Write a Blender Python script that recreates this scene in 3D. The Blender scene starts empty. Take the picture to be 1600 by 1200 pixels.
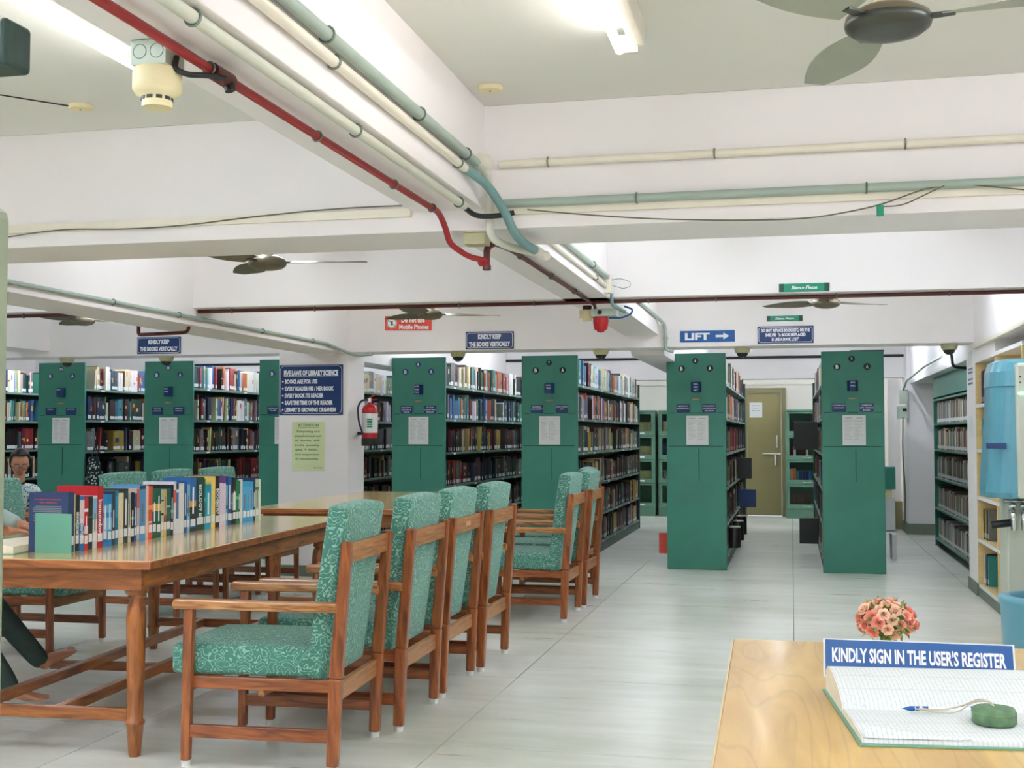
import bpy, math, random
from mathutils import Vector, Matrix
sin, cos, PI = math.sin, math.cos, math.pi
R = math.radians
C = bpy.context.scene.collection
SC = bpy.context.scene

# ---------------------------------------------------------------- camera, world, exposure
cam = bpy.data.objects.new('camera', bpy.data.cameras.new('camera'))
C.objects.link(cam)
cam.data.sensor_width = 36.0
cam.data.lens = 1900.0 / 1600.0 * 36.0
cam.data.clip_start = 0.05
cam.location = (0, 0, 1.3)
cam.rotation_euler = (R(90 + 2.35), 0, R(12.95))
SC.camera = cam
SC.view_settings.view_transform = 'Standard'
SC.view_settings.look = 'None'
SC.view_settings.exposure = 1.66
SC.view_settings.gamma = 1.0
SC.view_settings.use_curve_mapping = False
w = bpy.data.worlds.new('world'); SC.world = w; w.use_nodes = True
w.node_tree.nodes['Background'].inputs[0].default_value = (0.8, 0.85, 0.9, 1)
w.node_tree.nodes['Background'].inputs[1].default_value = 0.3
try:
    SC.cycles.use_denoising = True
    SC.cycles.max_bounces = 10
    SC.cycles.diffuse_bounces = 7
    SC.cycles.glossy_bounces = 3
    SC.cycles.sample_clamp_indirect = 6
    SC.cycles.use_light_tree = True
except Exception:
    pass
TUBE_POWER = 30.0
DIM_TUBE_POWER = 7.5  # the two visible tubes, turned down so the beam beside them does not burn out
TUBE_COLOR = (0.88, 0.94, 1.08)
DIM_TUBE_COLOR = (1.0, 0.95, 0.97)

# ---------------------------------------------------------------- materials
def s2l(c):
    return tuple(((v / 255.0) / 12.92 if v <= 10 else (((v / 255.0) + 0.055) / 1.055) ** 2.4) for v in c)

def nodes(name):
    m = bpy.data.materials.new(name); m.use_nodes = True
    nt = m.node_tree
    return m, nt, nt.nodes['Principled BSDF']

def mat(name, rgb, rough=0.6, metal=0.0, var=0.06, scale=6.0, bump=0.0, bscale=80.0, coat=0.0, stretch=(1, 1, 1), spec=None, emit=None):
    m, nt, b = nodes(name)
    c = s2l(rgb)
    N = nt.nodes.new; L = nt.links.new
    tc = N('ShaderNodeTexCoord'); mp = N('ShaderNodeMapping'); mp.inputs['Scale'].default_value = stretch
    L(tc.outputs['Object'], mp.inputs[0])
    no = N('ShaderNodeTexNoise'); no.inputs['Scale'].default_value = scale; no.inputs['Detail'].default_value = 4
    L(mp.outputs[0], no.inputs['Vector'])
    cr = N('ShaderNodeValToRGB')
    cr.color_ramp.elements[0].position = 0.3; cr.color_ramp.elements[1].position = 0.7
    cr.color_ramp.elements[0].color = tuple(max(0, v * (1 - var)) for v in c) + (1,)
    cr.color_ramp.elements[1].color = tuple(min(1, v * (1 + var)) for v in c) + (1,)
    L(no.outputs['Fac'], cr.inputs[0]); L(cr.outputs[0], b.inputs['Base Color'])
    b.inputs['Roughness'].default_value = rough; b.inputs['Metallic'].default_value = metal
    if coat: b.inputs['Coat Weight'].default_value = coat; b.inputs['Coat Roughness'].default_value = 0.12
    if spec is not None: b.inputs['Specular IOR Level'].default_value = spec
    if bump:
        n2 = N('ShaderNodeTexNoise'); n2.inputs['Scale'].default_value = bscale
        L(mp.outputs[0], n2.inputs['Vector'])
        bp = N('ShaderNodeBump'); bp.inputs['Strength'].default_value = bump; bp.inputs['Distance'].default_value = 0.004
        L(n2.outputs['Fac'], bp.inputs['Height']); L(bp.outputs[0], b.inputs['Normal'])
    if emit:
        b.inputs['Emission Color'].default_value = emit[0] + (1,); b.inputs['Emission Strength'].default_value = emit[1]
    return m

def wood(name, dark, light, rough=0.35, grain=(1, 1, 12), scale=5.0, coat=0.3, rings=None):
    m, nt, b = nodes(name)
    N = nt.nodes.new; L = nt.links.new
    tc = N('ShaderNodeTexCoord'); mp = N('ShaderNodeMapping'); mp.inputs['Scale'].default_value = grain
    L(tc.outputs['Object'], mp.inputs[0])
    no = N('ShaderNodeTexNoise'); no.inputs['Scale'].default_value = scale; no.inputs['Detail'].default_value = 8; no.inputs['Distortion'].default_value = 1.2
    L(mp.outputs[0], no.inputs['Vector'])
    cr = N('ShaderNodeValToRGB')
    cr.color_ramp.elements[0].position = 0.3; cr.color_ramp.elements[1].position = 0.72
    cr.color_ramp.elements[0].color = s2l(dark) + (1,); cr.color_ramp.elements[1].color = s2l(light) + (1,)
    L(no.outputs['Fac'], cr.inputs[0]); L(cr.outputs[0], b.inputs['Base Color'])
    if rings:
        n2 = N('ShaderNodeTexNoise'); n2.inputs['Scale'].default_value = 0.9; n2.inputs['Detail'].default_value = 1.5
        L(mp.outputs[0], n2.inputs['Vector'])
        mu = N('ShaderNodeMath'); mu.operation = 'MULTIPLY'; mu.inputs[1].default_value = 95.0; L(n2.outputs['Fac'], mu.inputs[0])
        si = N('ShaderNodeMath'); si.operation = 'SINE'; L(mu.outputs[0], si.inputs[0])
        mr = N('ShaderNodeMapRange'); mr.inputs[1].default_value = 0.75; mr.inputs[2].default_value = 1.0; mr.inputs[3].default_value = 1.0; mr.inputs[4].default_value = rings
        L(si.outputs[0], mr.inputs[0])
        sc = N('ShaderNodeVectorMath'); sc.operation = 'SCALE'; L(cr.outputs[0], sc.inputs[0]); L(mr.outputs[0], sc.inputs['Scale']); L(sc.outputs[0], b.inputs['Base Color'])
    b.inputs['Roughness'].default_value = rough
    b.inputs['Coat Weight'].default_value = coat; b.inputs['Coat Roughness'].default_value = 0.15
    return m

M = {}
M['paint'] = mat('wall_paint', (238, 234, 233), 0.7, var=0.02, scale=1.5, bump=0.08, bscale=25)
M['ceiling'] = mat('ceiling_paint', (224, 224, 216), 0.8, var=0.02, scale=1.0)
M['backwall'] = mat('back_wall_paint', (232, 226, 216), 0.7, var=0.02, scale=1.5)
M['rack'] = mat('rack_green_enamel', (54, 130, 112), 0.38, var=0.10, scale=2.0, bump=0.05, bscale=40)
M['rack_dark'] = mat('rack_dark_steel', (38, 66, 58), 0.45, var=0.1, scale=3)
M['shelf'] = mat('shelf_steel', (112, 140, 130), 0.4, var=0.1, scale=3)
M['darkline'] = mat('dark_gap', (16, 40, 34), 0.8, var=0.02)
M['cab'] = mat('cabinet_green_enamel', (98, 140, 118), 0.4, var=0.06, scale=3)
M['navy'] = mat('navy_sign_enamel', (16, 52, 106), 0.35, var=0.05, scale=4)
M['blue_sign'] = mat('blue_sign_enamel', (12, 82, 150), 0.35, var=0.04, scale=4)
M['white_ink'] = mat('white_lettering', (240, 242, 246), 0.5, var=0.01)
M['grey_ink'] = mat('grey_lettering', (120, 126, 128), 0.7, var=0.02)
M['pale_ink'] = mat('pale_grey_print', (172, 176, 176), 0.7, var=0.02)
M['dark_ink'] = mat('dark_lettering', (46, 92, 40), 0.7, var=0.02)
M['red_sign'] = mat('red_sign_vinyl', (222, 78, 62), 0.4, var=0.05, scale=4)
M['green_sign'] = mat('green_sign_vinyl', (0, 138, 104), 0.4, var=0.05, scale=4)
M['green_sign_dark'] = mat('dark_green_vinyl', (8, 70, 58), 0.4, var=0.05)
M['poster'] = mat('pale_green_paper', (214, 226, 176), 0.8, var=0.03)
M['paper'] = mat('white_paper', (226, 228, 228), 0.8, var=0.02)
M['red_pipe'] = mat('red_pipe_paint', (150, 30, 32), 0.4, var=0.08, scale=8)
M['maroon_pipe'] = mat('maroon_pipe_paint', (88, 34, 28), 0.45, var=0.12, scale=8)
M['grey_pipe'] = mat('grey_green_conduit', (158, 174, 162), 0.45, var=0.05, scale=6)
M['teal_pipe'] = mat('blue_grey_hose', (112, 148, 146), 0.5, var=0.08, scale=6)
M['cream_pipe'] = mat('cream_conduit', (228, 222, 204), 0.45, var=0.04, scale=6)
M['soffit_pipe'] = mat('pale_conduit', (204, 206, 190), 0.5, var=0.04, scale=6)
M['clip'] = mat('steel_clip', (120, 132, 122), 0.35, 0.8)
M['cable'] = mat('cable_sheath', (96, 100, 76), 0.6)
M['black'] = mat('black_plastic', (20, 24, 24), 0.45, var=0.1)
M['cream_plastic'] = mat('cream_plastic', (228, 216, 172), 0.45, var=0.03)
M['dome_cream'] = mat('camera_housing', (190, 188, 150), 0.5, var=0.03)
M['dome_dark'] = mat('smoked_dome', (30, 40, 34), 0.15)
M['galv'] = mat('galvanised_box', (182, 194, 180), 0.45, 0.3, var=0.06)
M['red_plastic'] = mat('red_plastic', (178, 18, 26), 0.3)
M['fan_dark'] = mat('fan_motor_dark', (70, 74, 66), 0.35, 0.4, var=0.1)
M['fan_brown'] = mat('fan_brown', (112, 104, 84), 0.4, 0.3, var=0.1)
M['fan_blade'] = mat('fan_blade_enamel', (150, 158, 140), 0.4, var=0.05)
M['chrome'] = mat('chrome', (210, 214, 212), 0.15, 1.0, var=0.02)
M['door'] = mat('olive_door_enamel', (146, 136, 92), 0.45, var=0.05, scale=2)
M['door_frame'] = mat('door_frame_enamel', (132, 124, 86), 0.45, var=0.05, scale=2)
M['chair_wood'] = wood('chair_teak', (98, 44, 18), (172, 98, 48), 0.35, (9, 9, 0.9), 5.0, 0.35)
M['chair_wood_x'] = wood('chair_teak_lengthwise', (98, 44, 18), (172, 98, 48), 0.35, (0.9, 9, 9), 5.0, 0.35)
M['arm_wood'] = wood('worn_armrest_wood', (122, 66, 30), (210, 152, 92), 0.28, (1.0, 10, 10), 6.0, 0.5)
M['rail_wood'] = wood('worn_rail_wood', (124, 76, 40), (186, 132, 80), 0.45, (9, 0.9, 9), 5.0, 0.1)
M['table_wood'] = wood('table_frame_teak', (104, 54, 22), (178, 108, 52), 0.33, (6, 6, 1.0), 5.0, 0.3)
M['table_wood_x'] = wood('table_teak_lengthwise', (104, 54, 22), (178, 108, 52), 0.33, (0.8, 6, 6), 5.0, 0.3)
M['table_wood_y'] = wood('table_teak_crosswise', (104, 54, 22), (178, 108, 52), 0.33, (6, 0.8, 6), 5.0, 0.3)
M['table_top'] = wood('table_top_varnish', (210, 172, 102), (232, 202, 136), 0.16, (5, 0.8, 5), 3.0, 0.6)
M['desk_top'] = wood('desk_veneer', (184, 142, 66), (216, 178, 98), 0.34, (6, 0.7, 6), 2.2, 0.35, rings=0.86)
M['desk_side'] = mat('desk_side_laminate', (204, 182, 140), 0.5, var=0.05)
M['shelf_wood'] = wood('shelf_pale_wood', (206, 182, 124), (222, 200, 146), 0.5, (1, 1, 6), 3.0, 0.0)
M['ridge'] = mat('white_rubber_cap', (222, 224, 220), 0.6)
M['bookend'] = mat('green_bookend_enamel', (98, 158, 138), 0.4, var=0.03)
M['shelf'] = mat('shelf_steel', (96, 128, 116), 0.4, var=0.1, scale=3)
M['page'] = mat('page_edge', (228, 220, 200), 0.85, var=0.06, scale=60)
M['teal_tank'] = mat('blue_tank_plastic', (84, 148, 166), 0.3, var=0.06, scale=3, stretch=(4, 4, 0.6))
M['barrel'] = mat('blue_drum_plastic', (96, 158, 176), 0.4, var=0.08, scale=3)
M['grey_plastic'] = mat('grey_plastic', (188, 194, 178), 0.45, var=0.03)
M['led'] = mat('green_led', (80, 230, 160), 0.4, emit=((0.2, 1.0, 0.5), 3.0))
M['dirt'] = mat('dark_soil_water', (54, 58, 44), 0.6, var=0.3, scale=30)
M['steel_panel'] = mat('grey_green_steel_panel', (142, 152, 128), 0.45, var=0.05, scale=1.5)
M['skirt'] = mat('grey_skirting_tile', (112, 124, 108), 0.5, var=0.1, scale=8)
M['skin'] = mat('brown_skin', (184, 128, 98), 0.55, var=0.06, scale=10)
M['hair'] = mat('black_hair', (22, 20, 20), 0.5, var=0.2, scale=80, stretch=(1, 1, 6))
M['eye'] = mat('eye_white', (222, 220, 214), 0.3)
M['trouser'] = mat('dark_trouser_cloth', (58, 76, 70), 0.85, var=0.12, scale=20)
M['tee'] = mat('grey_sleeve_cloth', (166, 182, 178), 0.9, var=0.08, scale=30)
M['lips'] = mat('lips', (140, 70, 62), 0.5)
M['reg_cover'] = mat('green_register_cover', (112, 156, 134), 0.6, var=0.1, scale=30)
M['weight'] = mat('green_paperweight', (84, 118, 86), 0.55, var=0.3, scale=60)
M['leaf'] = mat('leaf_green', (110, 134, 66), 0.6, var=0.25, scale=60)
M['twine'] = mat('twine', (192, 186, 164), 0.8)
M['petal_a'] = mat('coral_petal', (244, 164, 144), 0.6, var=0.16, scale=90)
M['petal_b'] = mat('peach_petal', (250, 204, 176), 0.6, var=0.14, scale=90)
M['tube'] = mat('tube_lamp_glow', (255, 255, 255), 0.4, emit=(TUBE_COLOR, TUBE_POWER))
M['tube_dim'] = mat('dimmed_tube_lamp_glow', (255, 255, 255), 0.4, emit=(DIM_TUBE_COLOR, DIM_TUBE_POWER))
M['tube_added'] = mat('added_near_tube_glow', (255, 255, 255), 0.4, emit=(TUBE_COLOR, 38.0))
M['tube_mid'] = mat('middle_bay_tube_glow', (255, 255, 255), 0.4, emit=(TUBE_COLOR, 20.0))
M['batten'] = mat('lamp_batten', (206, 200, 184), 0.5)
M['can'] = mat('dark_tin', (40, 40, 36), 0.35, 0.3, var=0.2)
M['glass'] = None

def glass_mat():
    m, nt, b = nodes('cabinet_glass')
    b.inputs['Base Color'].default_value = (0.85, 0.9, 0.88, 1)
    b.inputs['Roughness'].default_value = 0.05
    b.inputs['Transmission Weight'].default_value = 1.0
    b.inputs['IOR'].default_value = 1.05
    return m
M['glass'] = glass_mat()

def fabric():
    m, nt, b = nodes('teal_squiggle_upholstery')
    N = nt.nodes.new; L = nt.links.new
    tc = N('ShaderNodeTexCoord')
    no = N('ShaderNodeTexNoise'); no.inputs['Scale'].default_value = 34; no.inputs['Detail'].default_value = 0.6
    L(tc.outputs['Object'], no.inputs['Vector'])
    # thin bands around several contour values of the noise read as squiggles
    mu = N('ShaderNodeMath'); mu.operation = 'MULTIPLY'; mu.inputs[1].default_value = 34.0; L(no.outputs['Fac'], mu.inputs[0])
    si = N('ShaderNodeMath'); si.operation = 'SINE'; L(mu.outputs[0], si.inputs[0])
    cr = N('ShaderNodeValToRGB')
    cr.color_ramp.elements[0].position = 0.62; cr.color_ramp.elements[1].position = 0.9
    cr.color_ramp.elements[0].color = s2l((64, 124, 108)) + (1,)
    cr.color_ramp.elements[1].color = s2l((142, 188, 170)) + (1,)
    L(si.outputs[0], cr.inputs[0]); L(cr.outputs[0], b.inputs['Base Color'])
    b.inputs['Roughness'].default_value = 0.75
    b.inputs['Sheen Weight'].default_value = 0.25
    b.inputs['Sheen Tint'].default_value = (0.8, 1, 0.95, 1)
    bp = N('ShaderNodeBump'); bp.inputs['Strength'].default_value = 0.2; bp.inputs['Distance'].default_value = 0.002
    L(si.outputs[0], bp.inputs['Height']); L(bp.outputs[0], b.inputs['Normal'])
    return m
M['fabric'] = fabric()

def floor_mat():
    m, nt, b = nodes('polished_grey_green_floor')
    N = nt.nodes.new; L = nt.links.new
    ge = N('ShaderNodeNewGeometry')
    mp = N('ShaderNodeMapping'); mp.inputs['Scale'].default_value = (0.5, 3.2, 1)
    L(ge.outputs['Position'], mp.inputs[0])
    n1 = N('ShaderNodeTexNoise'); n1.inputs['Scale'].default_value = 2.2; n1.inputs['Detail'].default_value = 10; n1.inputs['Roughness'].default_value = 0.65
    L(mp.outputs[0], n1.inputs['Vector'])
    n2 = N('ShaderNodeTexNoise'); n2.inputs['Scale'].default_value = 0.9; n2.inputs['Detail'].default_value = 6
    L(ge.outputs['Position'], n2.inputs['Vector'])
    ad = N('ShaderNodeMath'); ad.operation = 'ADD'; L(n1.outputs['Fac'], ad.inputs[0]); L(n2.outputs['Fac'], ad.inputs[1])
    mh = N('ShaderNodeMath'); mh.operation = 'MULTIPLY'; mh.inputs[1].default_value = 0.5; L(ad.outputs[0], mh.inputs[0])
    cr = N('ShaderNodeValToRGB'); e = cr.color_ramp.elements
    e[0].position = 0.36; e[0].color = s2l((200, 205, 190)) + (1,)
    e[1].position = 0.64; e[1].color = s2l((240, 240, 234)) + (1,)
    k = cr.color_ramp.elements.new(0.5); k.color = s2l((222, 224, 214)) + (1,)
    L(mh.outputs[0], cr.inputs[0]); L(cr.outputs[0], b.inputs['Base Color'])
    rr = N('ShaderNodeMapRange'); rr.inputs[3].default_value = 0.2; rr.inputs[4].default_value = 0.42
    L(n1.outputs['Fac'], rr.inputs[0]); L(rr.outputs[0], b.inputs['Roughness'])
    bp = N('ShaderNodeBump'); bp.inputs['Strength'].default_value = 0.06; bp.inputs['Distance'].default_value = 0.01
    L(n1.outputs['Fac'], bp.inputs['Height']); L(bp.outputs[0], b.inputs['Normal'])
    return m
M['floor'] = floor_mat()

def attr_mat():
    m, nt, b = nodes('book_cloth_and_paper')
    N = nt.nodes.new; L = nt.links.new
    a = N('ShaderNodeAttribute'); a.attribute_name = 'Col'
    no = N('ShaderNodeTexNoise'); no.inputs['Scale'].default_value = 50
    tc = N('ShaderNodeTexCoord'); L(tc.outputs['Object'], no.inputs['Vector'])
    mr = N('ShaderNodeMapRange'); mr.inputs[3].default_value = 0.85; mr.inputs[4].default_value = 1.1
    L(no.outputs['Fac'], mr.inputs[0])
    mx = N('ShaderNodeVectorMath'); mx.operation = 'SCALE'
    L(a.outputs['Color'], mx.inputs[0]); L(mr.outputs[0], mx.inputs['Scale'])
    L(mx.outputs[0], b.inputs['Base Color'])
    b.inputs['Roughness'].default_value = 0.42
    return m
M['book'] = attr_mat()

def ruled_mat():
    m, nt, b = nodes('ruled_register_page')
    N = nt.nodes.new; L = nt.links.new
    tc = N('ShaderNodeTexCoord'); sp = N('ShaderNodeSeparateXYZ'); L(tc.outputs['Object'], sp.inputs[0])
    def line(src, freq, wdt):
        a = N('ShaderNodeMath'); a.operation = 'MULTIPLY'; a.inputs[1].default_value = freq; L(src, a.inputs[0])
        f = N('ShaderNodeMath'); f.operation = 'FRACT'; L(a.outputs[0], f.inputs[0])
        g = N('ShaderNodeMath'); g.operation = 'LESS_THAN'; g.inputs[1].default_value = wdt; L(f.outputs[0], g.inputs[0])
        return g.outputs[0]
    l1 = line(sp.outputs['X'], 125.0, 0.14); l2 = line(sp.outputs['Y'], 18.0, 0.03)
    mx = N('ShaderNodeMath'); mx.operation = 'MAXIMUM'; L(l1, mx.inputs[0]); L(l2, mx.inputs[1])
    no = N('ShaderNodeTexNoise'); no.inputs['Scale'].default_value = 140
    mp = N('ShaderNodeMapping'); mp.inputs['Scale'].default_value = (3, 0.6, 1); L(tc.outputs['Object'], mp.inputs[0]); L(mp.outputs[0], no.inputs['Vector'])
    gt = N('ShaderNodeMath'); gt.operation = 'GREATER_THAN'; gt.inputs[1].default_value = 0.66; L(no.outputs['Fac'], gt.inputs[0])
    m2 = N('ShaderNodeMath'); m2.operation = 'MAXIMUM'; L(mx.outputs[0], m2.inputs[0]); L(gt.outputs[0], m2.inputs[1])
    mi = N('ShaderNodeMix'); mi.data_type = 'RGBA'
    mi.inputs['A'].default_value = s2l((214, 218, 217)) + (1,); mi.inputs['B'].default_value = s2l((186, 192, 192)) + (1,)
    L(m2.outputs[0], mi.inputs['Factor']); L(mi.outputs['Result'], b.inputs['Base Color'])
    b.inputs['Roughness'].default_value = 0.7
    return m
M['ruled'] = ruled_mat()

def cloth_pattern(name, a, c2, scale):
    m, nt, b = nodes(name)
    N = nt.nodes.new; L = nt.links.new
    tc = N('ShaderNodeTexCoord'); vo = N('ShaderNodeTexVoronoi'); vo.inputs['Scale'].default_value = scale
    L(tc.outputs['Object'], vo.inputs['Vector'])
    cr = N('ShaderNodeValToRGB'); cr.color_ramp.interpolation = 'CONSTANT'
    cr.color_ramp.elements[0].color = s2l(a) + (1,); cr.color_ramp.elements[1].color = s2l(c2) + (1,); cr.color_ramp.elements[1].position = 0.36
    L(vo.outputs['Distance'], cr.inputs[0]); L(cr.outputs[0], b.inputs['Base Color']); b.inputs['Roughness'].default_value = 0.85
    return m
M['print_cloth'] = cloth_pattern('blue_white_print_cloth', (74, 128, 140), (206, 220, 218), 38)
M['dark_print'] = cloth_pattern('black_white_print_cloth', (176, 190, 186), (26, 40, 40), 34)

# ---------------------------------------------------------------- mesh builder
class MB:
    def __init__(s): s.v = []; s.f = []; s.m = []; s.c = []; s.smooth = []
    def add(s, vs, fs, mi=0, col=None, sm=False, mtx=None):
        k = len(s.v)
        s.v += [tuple(mtx @ Vector(p)) if mtx else tuple(p) for p in vs]
        for f in fs:
            s.f.append(tuple(i + k for i in f)); s.m.append(mi); s.c.append(col); s.smooth.append(sm)
        return s
    def box(s, x0, x1, y0, y1, z0, z1, mi=0, col=None, mtx=None):
        vs = [(x0, y0, z0), (x1, y0, z0), (x1, y1, z0), (x0, y1, z0), (x0, y0, z1), (x1, y0, z1), (x1, y1, z1), (x0, y1, z1)]
        return s.add(vs, [(0, 3, 2, 1), (4, 5, 6, 7), (0, 1, 5, 4), (1, 2, 6, 5), (2, 3, 7, 6), (3, 0, 4, 7)], mi, col, mtx=mtx)
    def bar(s, a, b, wx, wy, mi=0, up=(0, 0, 1), wx2=None, wy2=None):
        a = Vector(a); b = Vector(b); d = (b - a).normalized(); u = Vector(up)
        if abs(d.dot(u)) > 0.98: u = Vector((1, 0, 0))
        sx = d.cross(u).normalized(); sy = sx.cross(d).normalized()
        wx2 = wx if wx2 is None else wx2; wy2 = wy if wy2 is None else wy2
        vs = []
        for p, hx, hy in ((a, wx / 2, wy / 2), (b, wx2 / 2, wy2 / 2)):
            for qx, qy in ((-1, -1), (1, -1), (1, 1), (-1, 1)): vs.append(p + sx * hx * qx + sy * hy * qy)
        return s.add(vs, [(0, 1, 2, 3), (7, 6, 5, 4), (0, 4, 5, 1), (1, 5, 6, 2), (2, 6, 7, 3), (3, 7, 4, 0)], mi)
    def tube(s, pts, r, seg=10, mi=0, fillet=0.0, cap=True, radii=None):
        P = [Vector(p) for p in pts]
        if fillet and len(P) > 2:
            Q = [P[0]]
            for i in range(1, len(P) - 1):
                a, b, c = P[i - 1], P[i], P[i + 1]
                f = min(fillet, (a - b).length * 0.48, (c - b).length * 0.48)
                p0 = b + (a - b).normalized() * f; p1 = b + (c - b).normalized() * f
                for k in range(6):
                    t = k / 5.0; Q.append(p0 * (1 - t) ** 2 + b * 2 * t * (1 - t) + p1 * t * t)
            Q.append(P[-1]); P = Q
        n = len(P); T = []
        for i in range(n):
            T.append(((P[min(i + 1, n - 1)] - P[max(i - 1, 0)])).normalized())
        u = Vector((0, 0, 1)) if abs(T[0].z) < 0.9 else Vector((1, 0, 0))
        u = (u - T[0] * u.dot(T[0])).normalized(); vs = []; fs = []
        for i in range(n):
            u = (u - T[i] * u.dot(T[i])).normalized(); v = T[i].cross(u)
            rr = radii[i] if radii else r
            for k in range(seg):
                a = 2 * PI * k / seg; vs.append(P[i] + (u * cos(a) + v * sin(a)) * rr)
        for i in range(n - 1):
            for k in range(seg):
                k2 = (k + 1) % seg
                fs.append((i * seg + k, i * seg + k2, (i + 1) * seg + k2, (i + 1) * seg + k))
        s.add(vs, fs, mi, sm=True)
        if cap:
            s.add(vs[:seg], [tuple(range(seg))[::-1]], mi); s.add(vs[-seg:], [tuple(range(seg))], mi)
        return s
    def lathe(s, prof, seg=20, mi=0, loc=(0, 0, 0), mtx=None, sm=True):
        vs = []; fs = []; n = len(prof)
        for r, z in prof:
            for k in range(seg):
                a = 2 * PI * k / seg; vs.append((loc[0] + r * cos(a), loc[1] + r * sin(a), loc[2] + z))
        for i in range(n - 1):
            for k in range(seg):
                k2 = (k + 1) % seg; fs.append((i * seg + k, i * seg + k2, (i + 1) * seg + k2, (i + 1) * seg + k))
        s.add(vs, fs, mi, sm=sm, mtx=mtx)
        if prof[0][0] > 1e-4: s.add(vs[:seg], [tuple(range(seg))[::-1]], mi, mtx=mtx)
        if prof[-1][0] > 1e-4: s.add(vs[-seg:], [tuple(range(seg))], mi, mtx=mtx)
        return s
    def prism(s, poly, a, b, axis='y', mi=0, col=None):
        # poly: 2D outline; extruded along axis from a to b
        def P(p, t): return (p[0], t, p[1]) if axis == 'y' else ((t, p[0], p[1]) if axis == 'x' else (p[0], p[1], t))
        n = len(poly); vs = [P(p, a) for p in poly] + [P(p, b) for p in poly]
        fs = [tuple(range(n)), tuple(range(2 * n - 1, n - 1, -1))] + [(i, n + i, n + (i + 1) % n, (i + 1) % n) for i in range(n)]
        return s.add(vs, fs, mi, col)
    def sphere(s, c, r, seg=16, rings=10, mi=0, fn=None, mtx=None):
        if not hasattr(r, '__len__'): r = (r, r, r)
        vs = []; fs = []
        for i in range(rings + 1):
            t = PI * i / rings
            for k in range(seg):
                a = 2 * PI * k / seg; p = Vector((sin(t) * cos(a), sin(t) * sin(a), cos(t)))
                if fn: p = fn(p)
                vs.append((c[0] + p.x * r[0], c[1] + p.y * r[1], c[2] + p.z * r[2]))
        for i in range(rings):
            for k in range(seg):
                k2 = (k + 1) % seg; fs.append((i * seg + k, (i + 1) * seg + k, (i + 1) * seg + k2, i * seg + k2))
        return s.add(vs, fs, mi, sm=True, mtx=mtx)
    def mesh(s, name, mats, recalc=True):
        me = bpy.data.meshes.new(name)
        me.from_pydata(s.v, [], s.f)
        for m in (mats if isinstance(mats, (list, tuple)) else [mats]): me.materials.append(M[m] if isinstance(m, str) else m)
        me.polygons.foreach_set('material_index', s.m)
        me.polygons.foreach_set('use_smooth', s.smooth)
        if any(c is not None for c in s.c):
            at = me.color_attributes.new('Col', 'FLOAT_COLOR', 'CORNER'); buf = []
            for f, c in zip(s.f, s.c):
                c = c or (0.5, 0.5, 0.5)
                buf += [c[0], c[1], c[2], 1.0] * len(f)
            at.data.foreach_set('color', buf)
        me.update()
        if recalc:
            import bmesh
            b = bmesh.new(); b.from_mesh(me); bmesh.ops.recalc_face_normals(b, faces=b.faces); b.to_mesh(me); b.free()
        return me
    def build(s, name, mats, parent=None, bevel=0.0, seg=2, loc=None, recalc=True):
        o = bpy.data.objects.new(name, s.mesh(name, mats, recalc)); C.objects.link(o)
        if parent is not None: o.parent = parent
        if loc: o.location = loc
        if bevel:
            md = o.modifiers.new('bevel', 'BEVEL'); md.width = bevel; md.segments = seg; md.limit_method = 'ANGLE'; md.angle_limit = R(40)
        return o

def tag(o, label=None, cat=None, group=None, kind=None):
    if label: o['label'] = label
    if cat: o['category'] = cat
    if group: o['group'] = group
    if kind: o['kind'] = kind
    return o

def thing(name, label, cat, loc=(0, 0, 0), rotz=0.0, group=None):
    o = bpy.data.objects.new(name, None); C.objects.link(o); o.empty_display_size = 0.1
    o.location = loc; o.rotation_euler = (0, 0, rotz)
    return tag(o, label, cat, group)

def copy_tree(o, parent=None, name=None):
    c = o.copy(); C.objects.link(c); c.parent = parent
    if name: c.name = name
    for ch in list(o.children): copy_tree(ch, c)
    return c

def structure(name, mb, m, parent=None, bevel=0.0, label=None):
    o = mb.build(name, m, parent, bevel)
    if parent is None: o['kind'] = 'structure'
    if label: o['label'] = label
    return o

_tc = {}
def text_polys(body, bold=0.0, shear=0.0):
    key = (body, bold, shear)
    if key in _tc: return _tc[key]
    cu = bpy.data.curves.new('lettering', 'FONT'); cu.body = body; cu.size = 1.0; cu.offset = bold; cu.resolution_u = 2; cu.shear = shear
    cu.fill_mode = 'FRONT'
    o = bpy.data.objects.new('lettering', cu); C.objects.link(o)
    dg = bpy.context.evaluated_depsgraph_get(); dg.update()
    me = bpy.data.meshes.new_from_object(o.evaluated_get(dg))
    vs = [tuple(v.co) for v in me.vertices]; fs = [tuple(p.vertices) for p in me.polygons]
    bpy.data.objects.remove(o); bpy.data.curves.remove(cu); bpy.data.meshes.remove(me)
    _tc[key] = (vs, fs); return vs, fs

def lettering(name, lines, m, parent=None, y=0.0, mtx=None, bold=0.02, shear=0.0):
    """lines: (text, centre x, centre z, width or None, cap height) on the plane facing -Y at y; mtx moves the plane."""
    mb = MB()
    for (t, cx, cz, wd, ht) in lines:
        vs, fs = text_polys(t, bold, shear)
        if not vs: continue
        xs = [p[0] for p in vs]; ys = [p[1] for p in vs]
        x0, x1, y0, y1 = min(xs), max(xs), min(ys), max(ys)
        sy = ht / 0.7; sx = (wd / (x1 - x0)) if wd else sy
        ym = 0.35
        out = [(cx + (p[0] - (x0 + x1) / 2) * sx, y, cz + (p[1] - ym) * sy) for p in vs]
        mb.add(out, [f for f in fs], mtx=mtx)
    return mb.build(name, m, parent, recalc=False)

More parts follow.
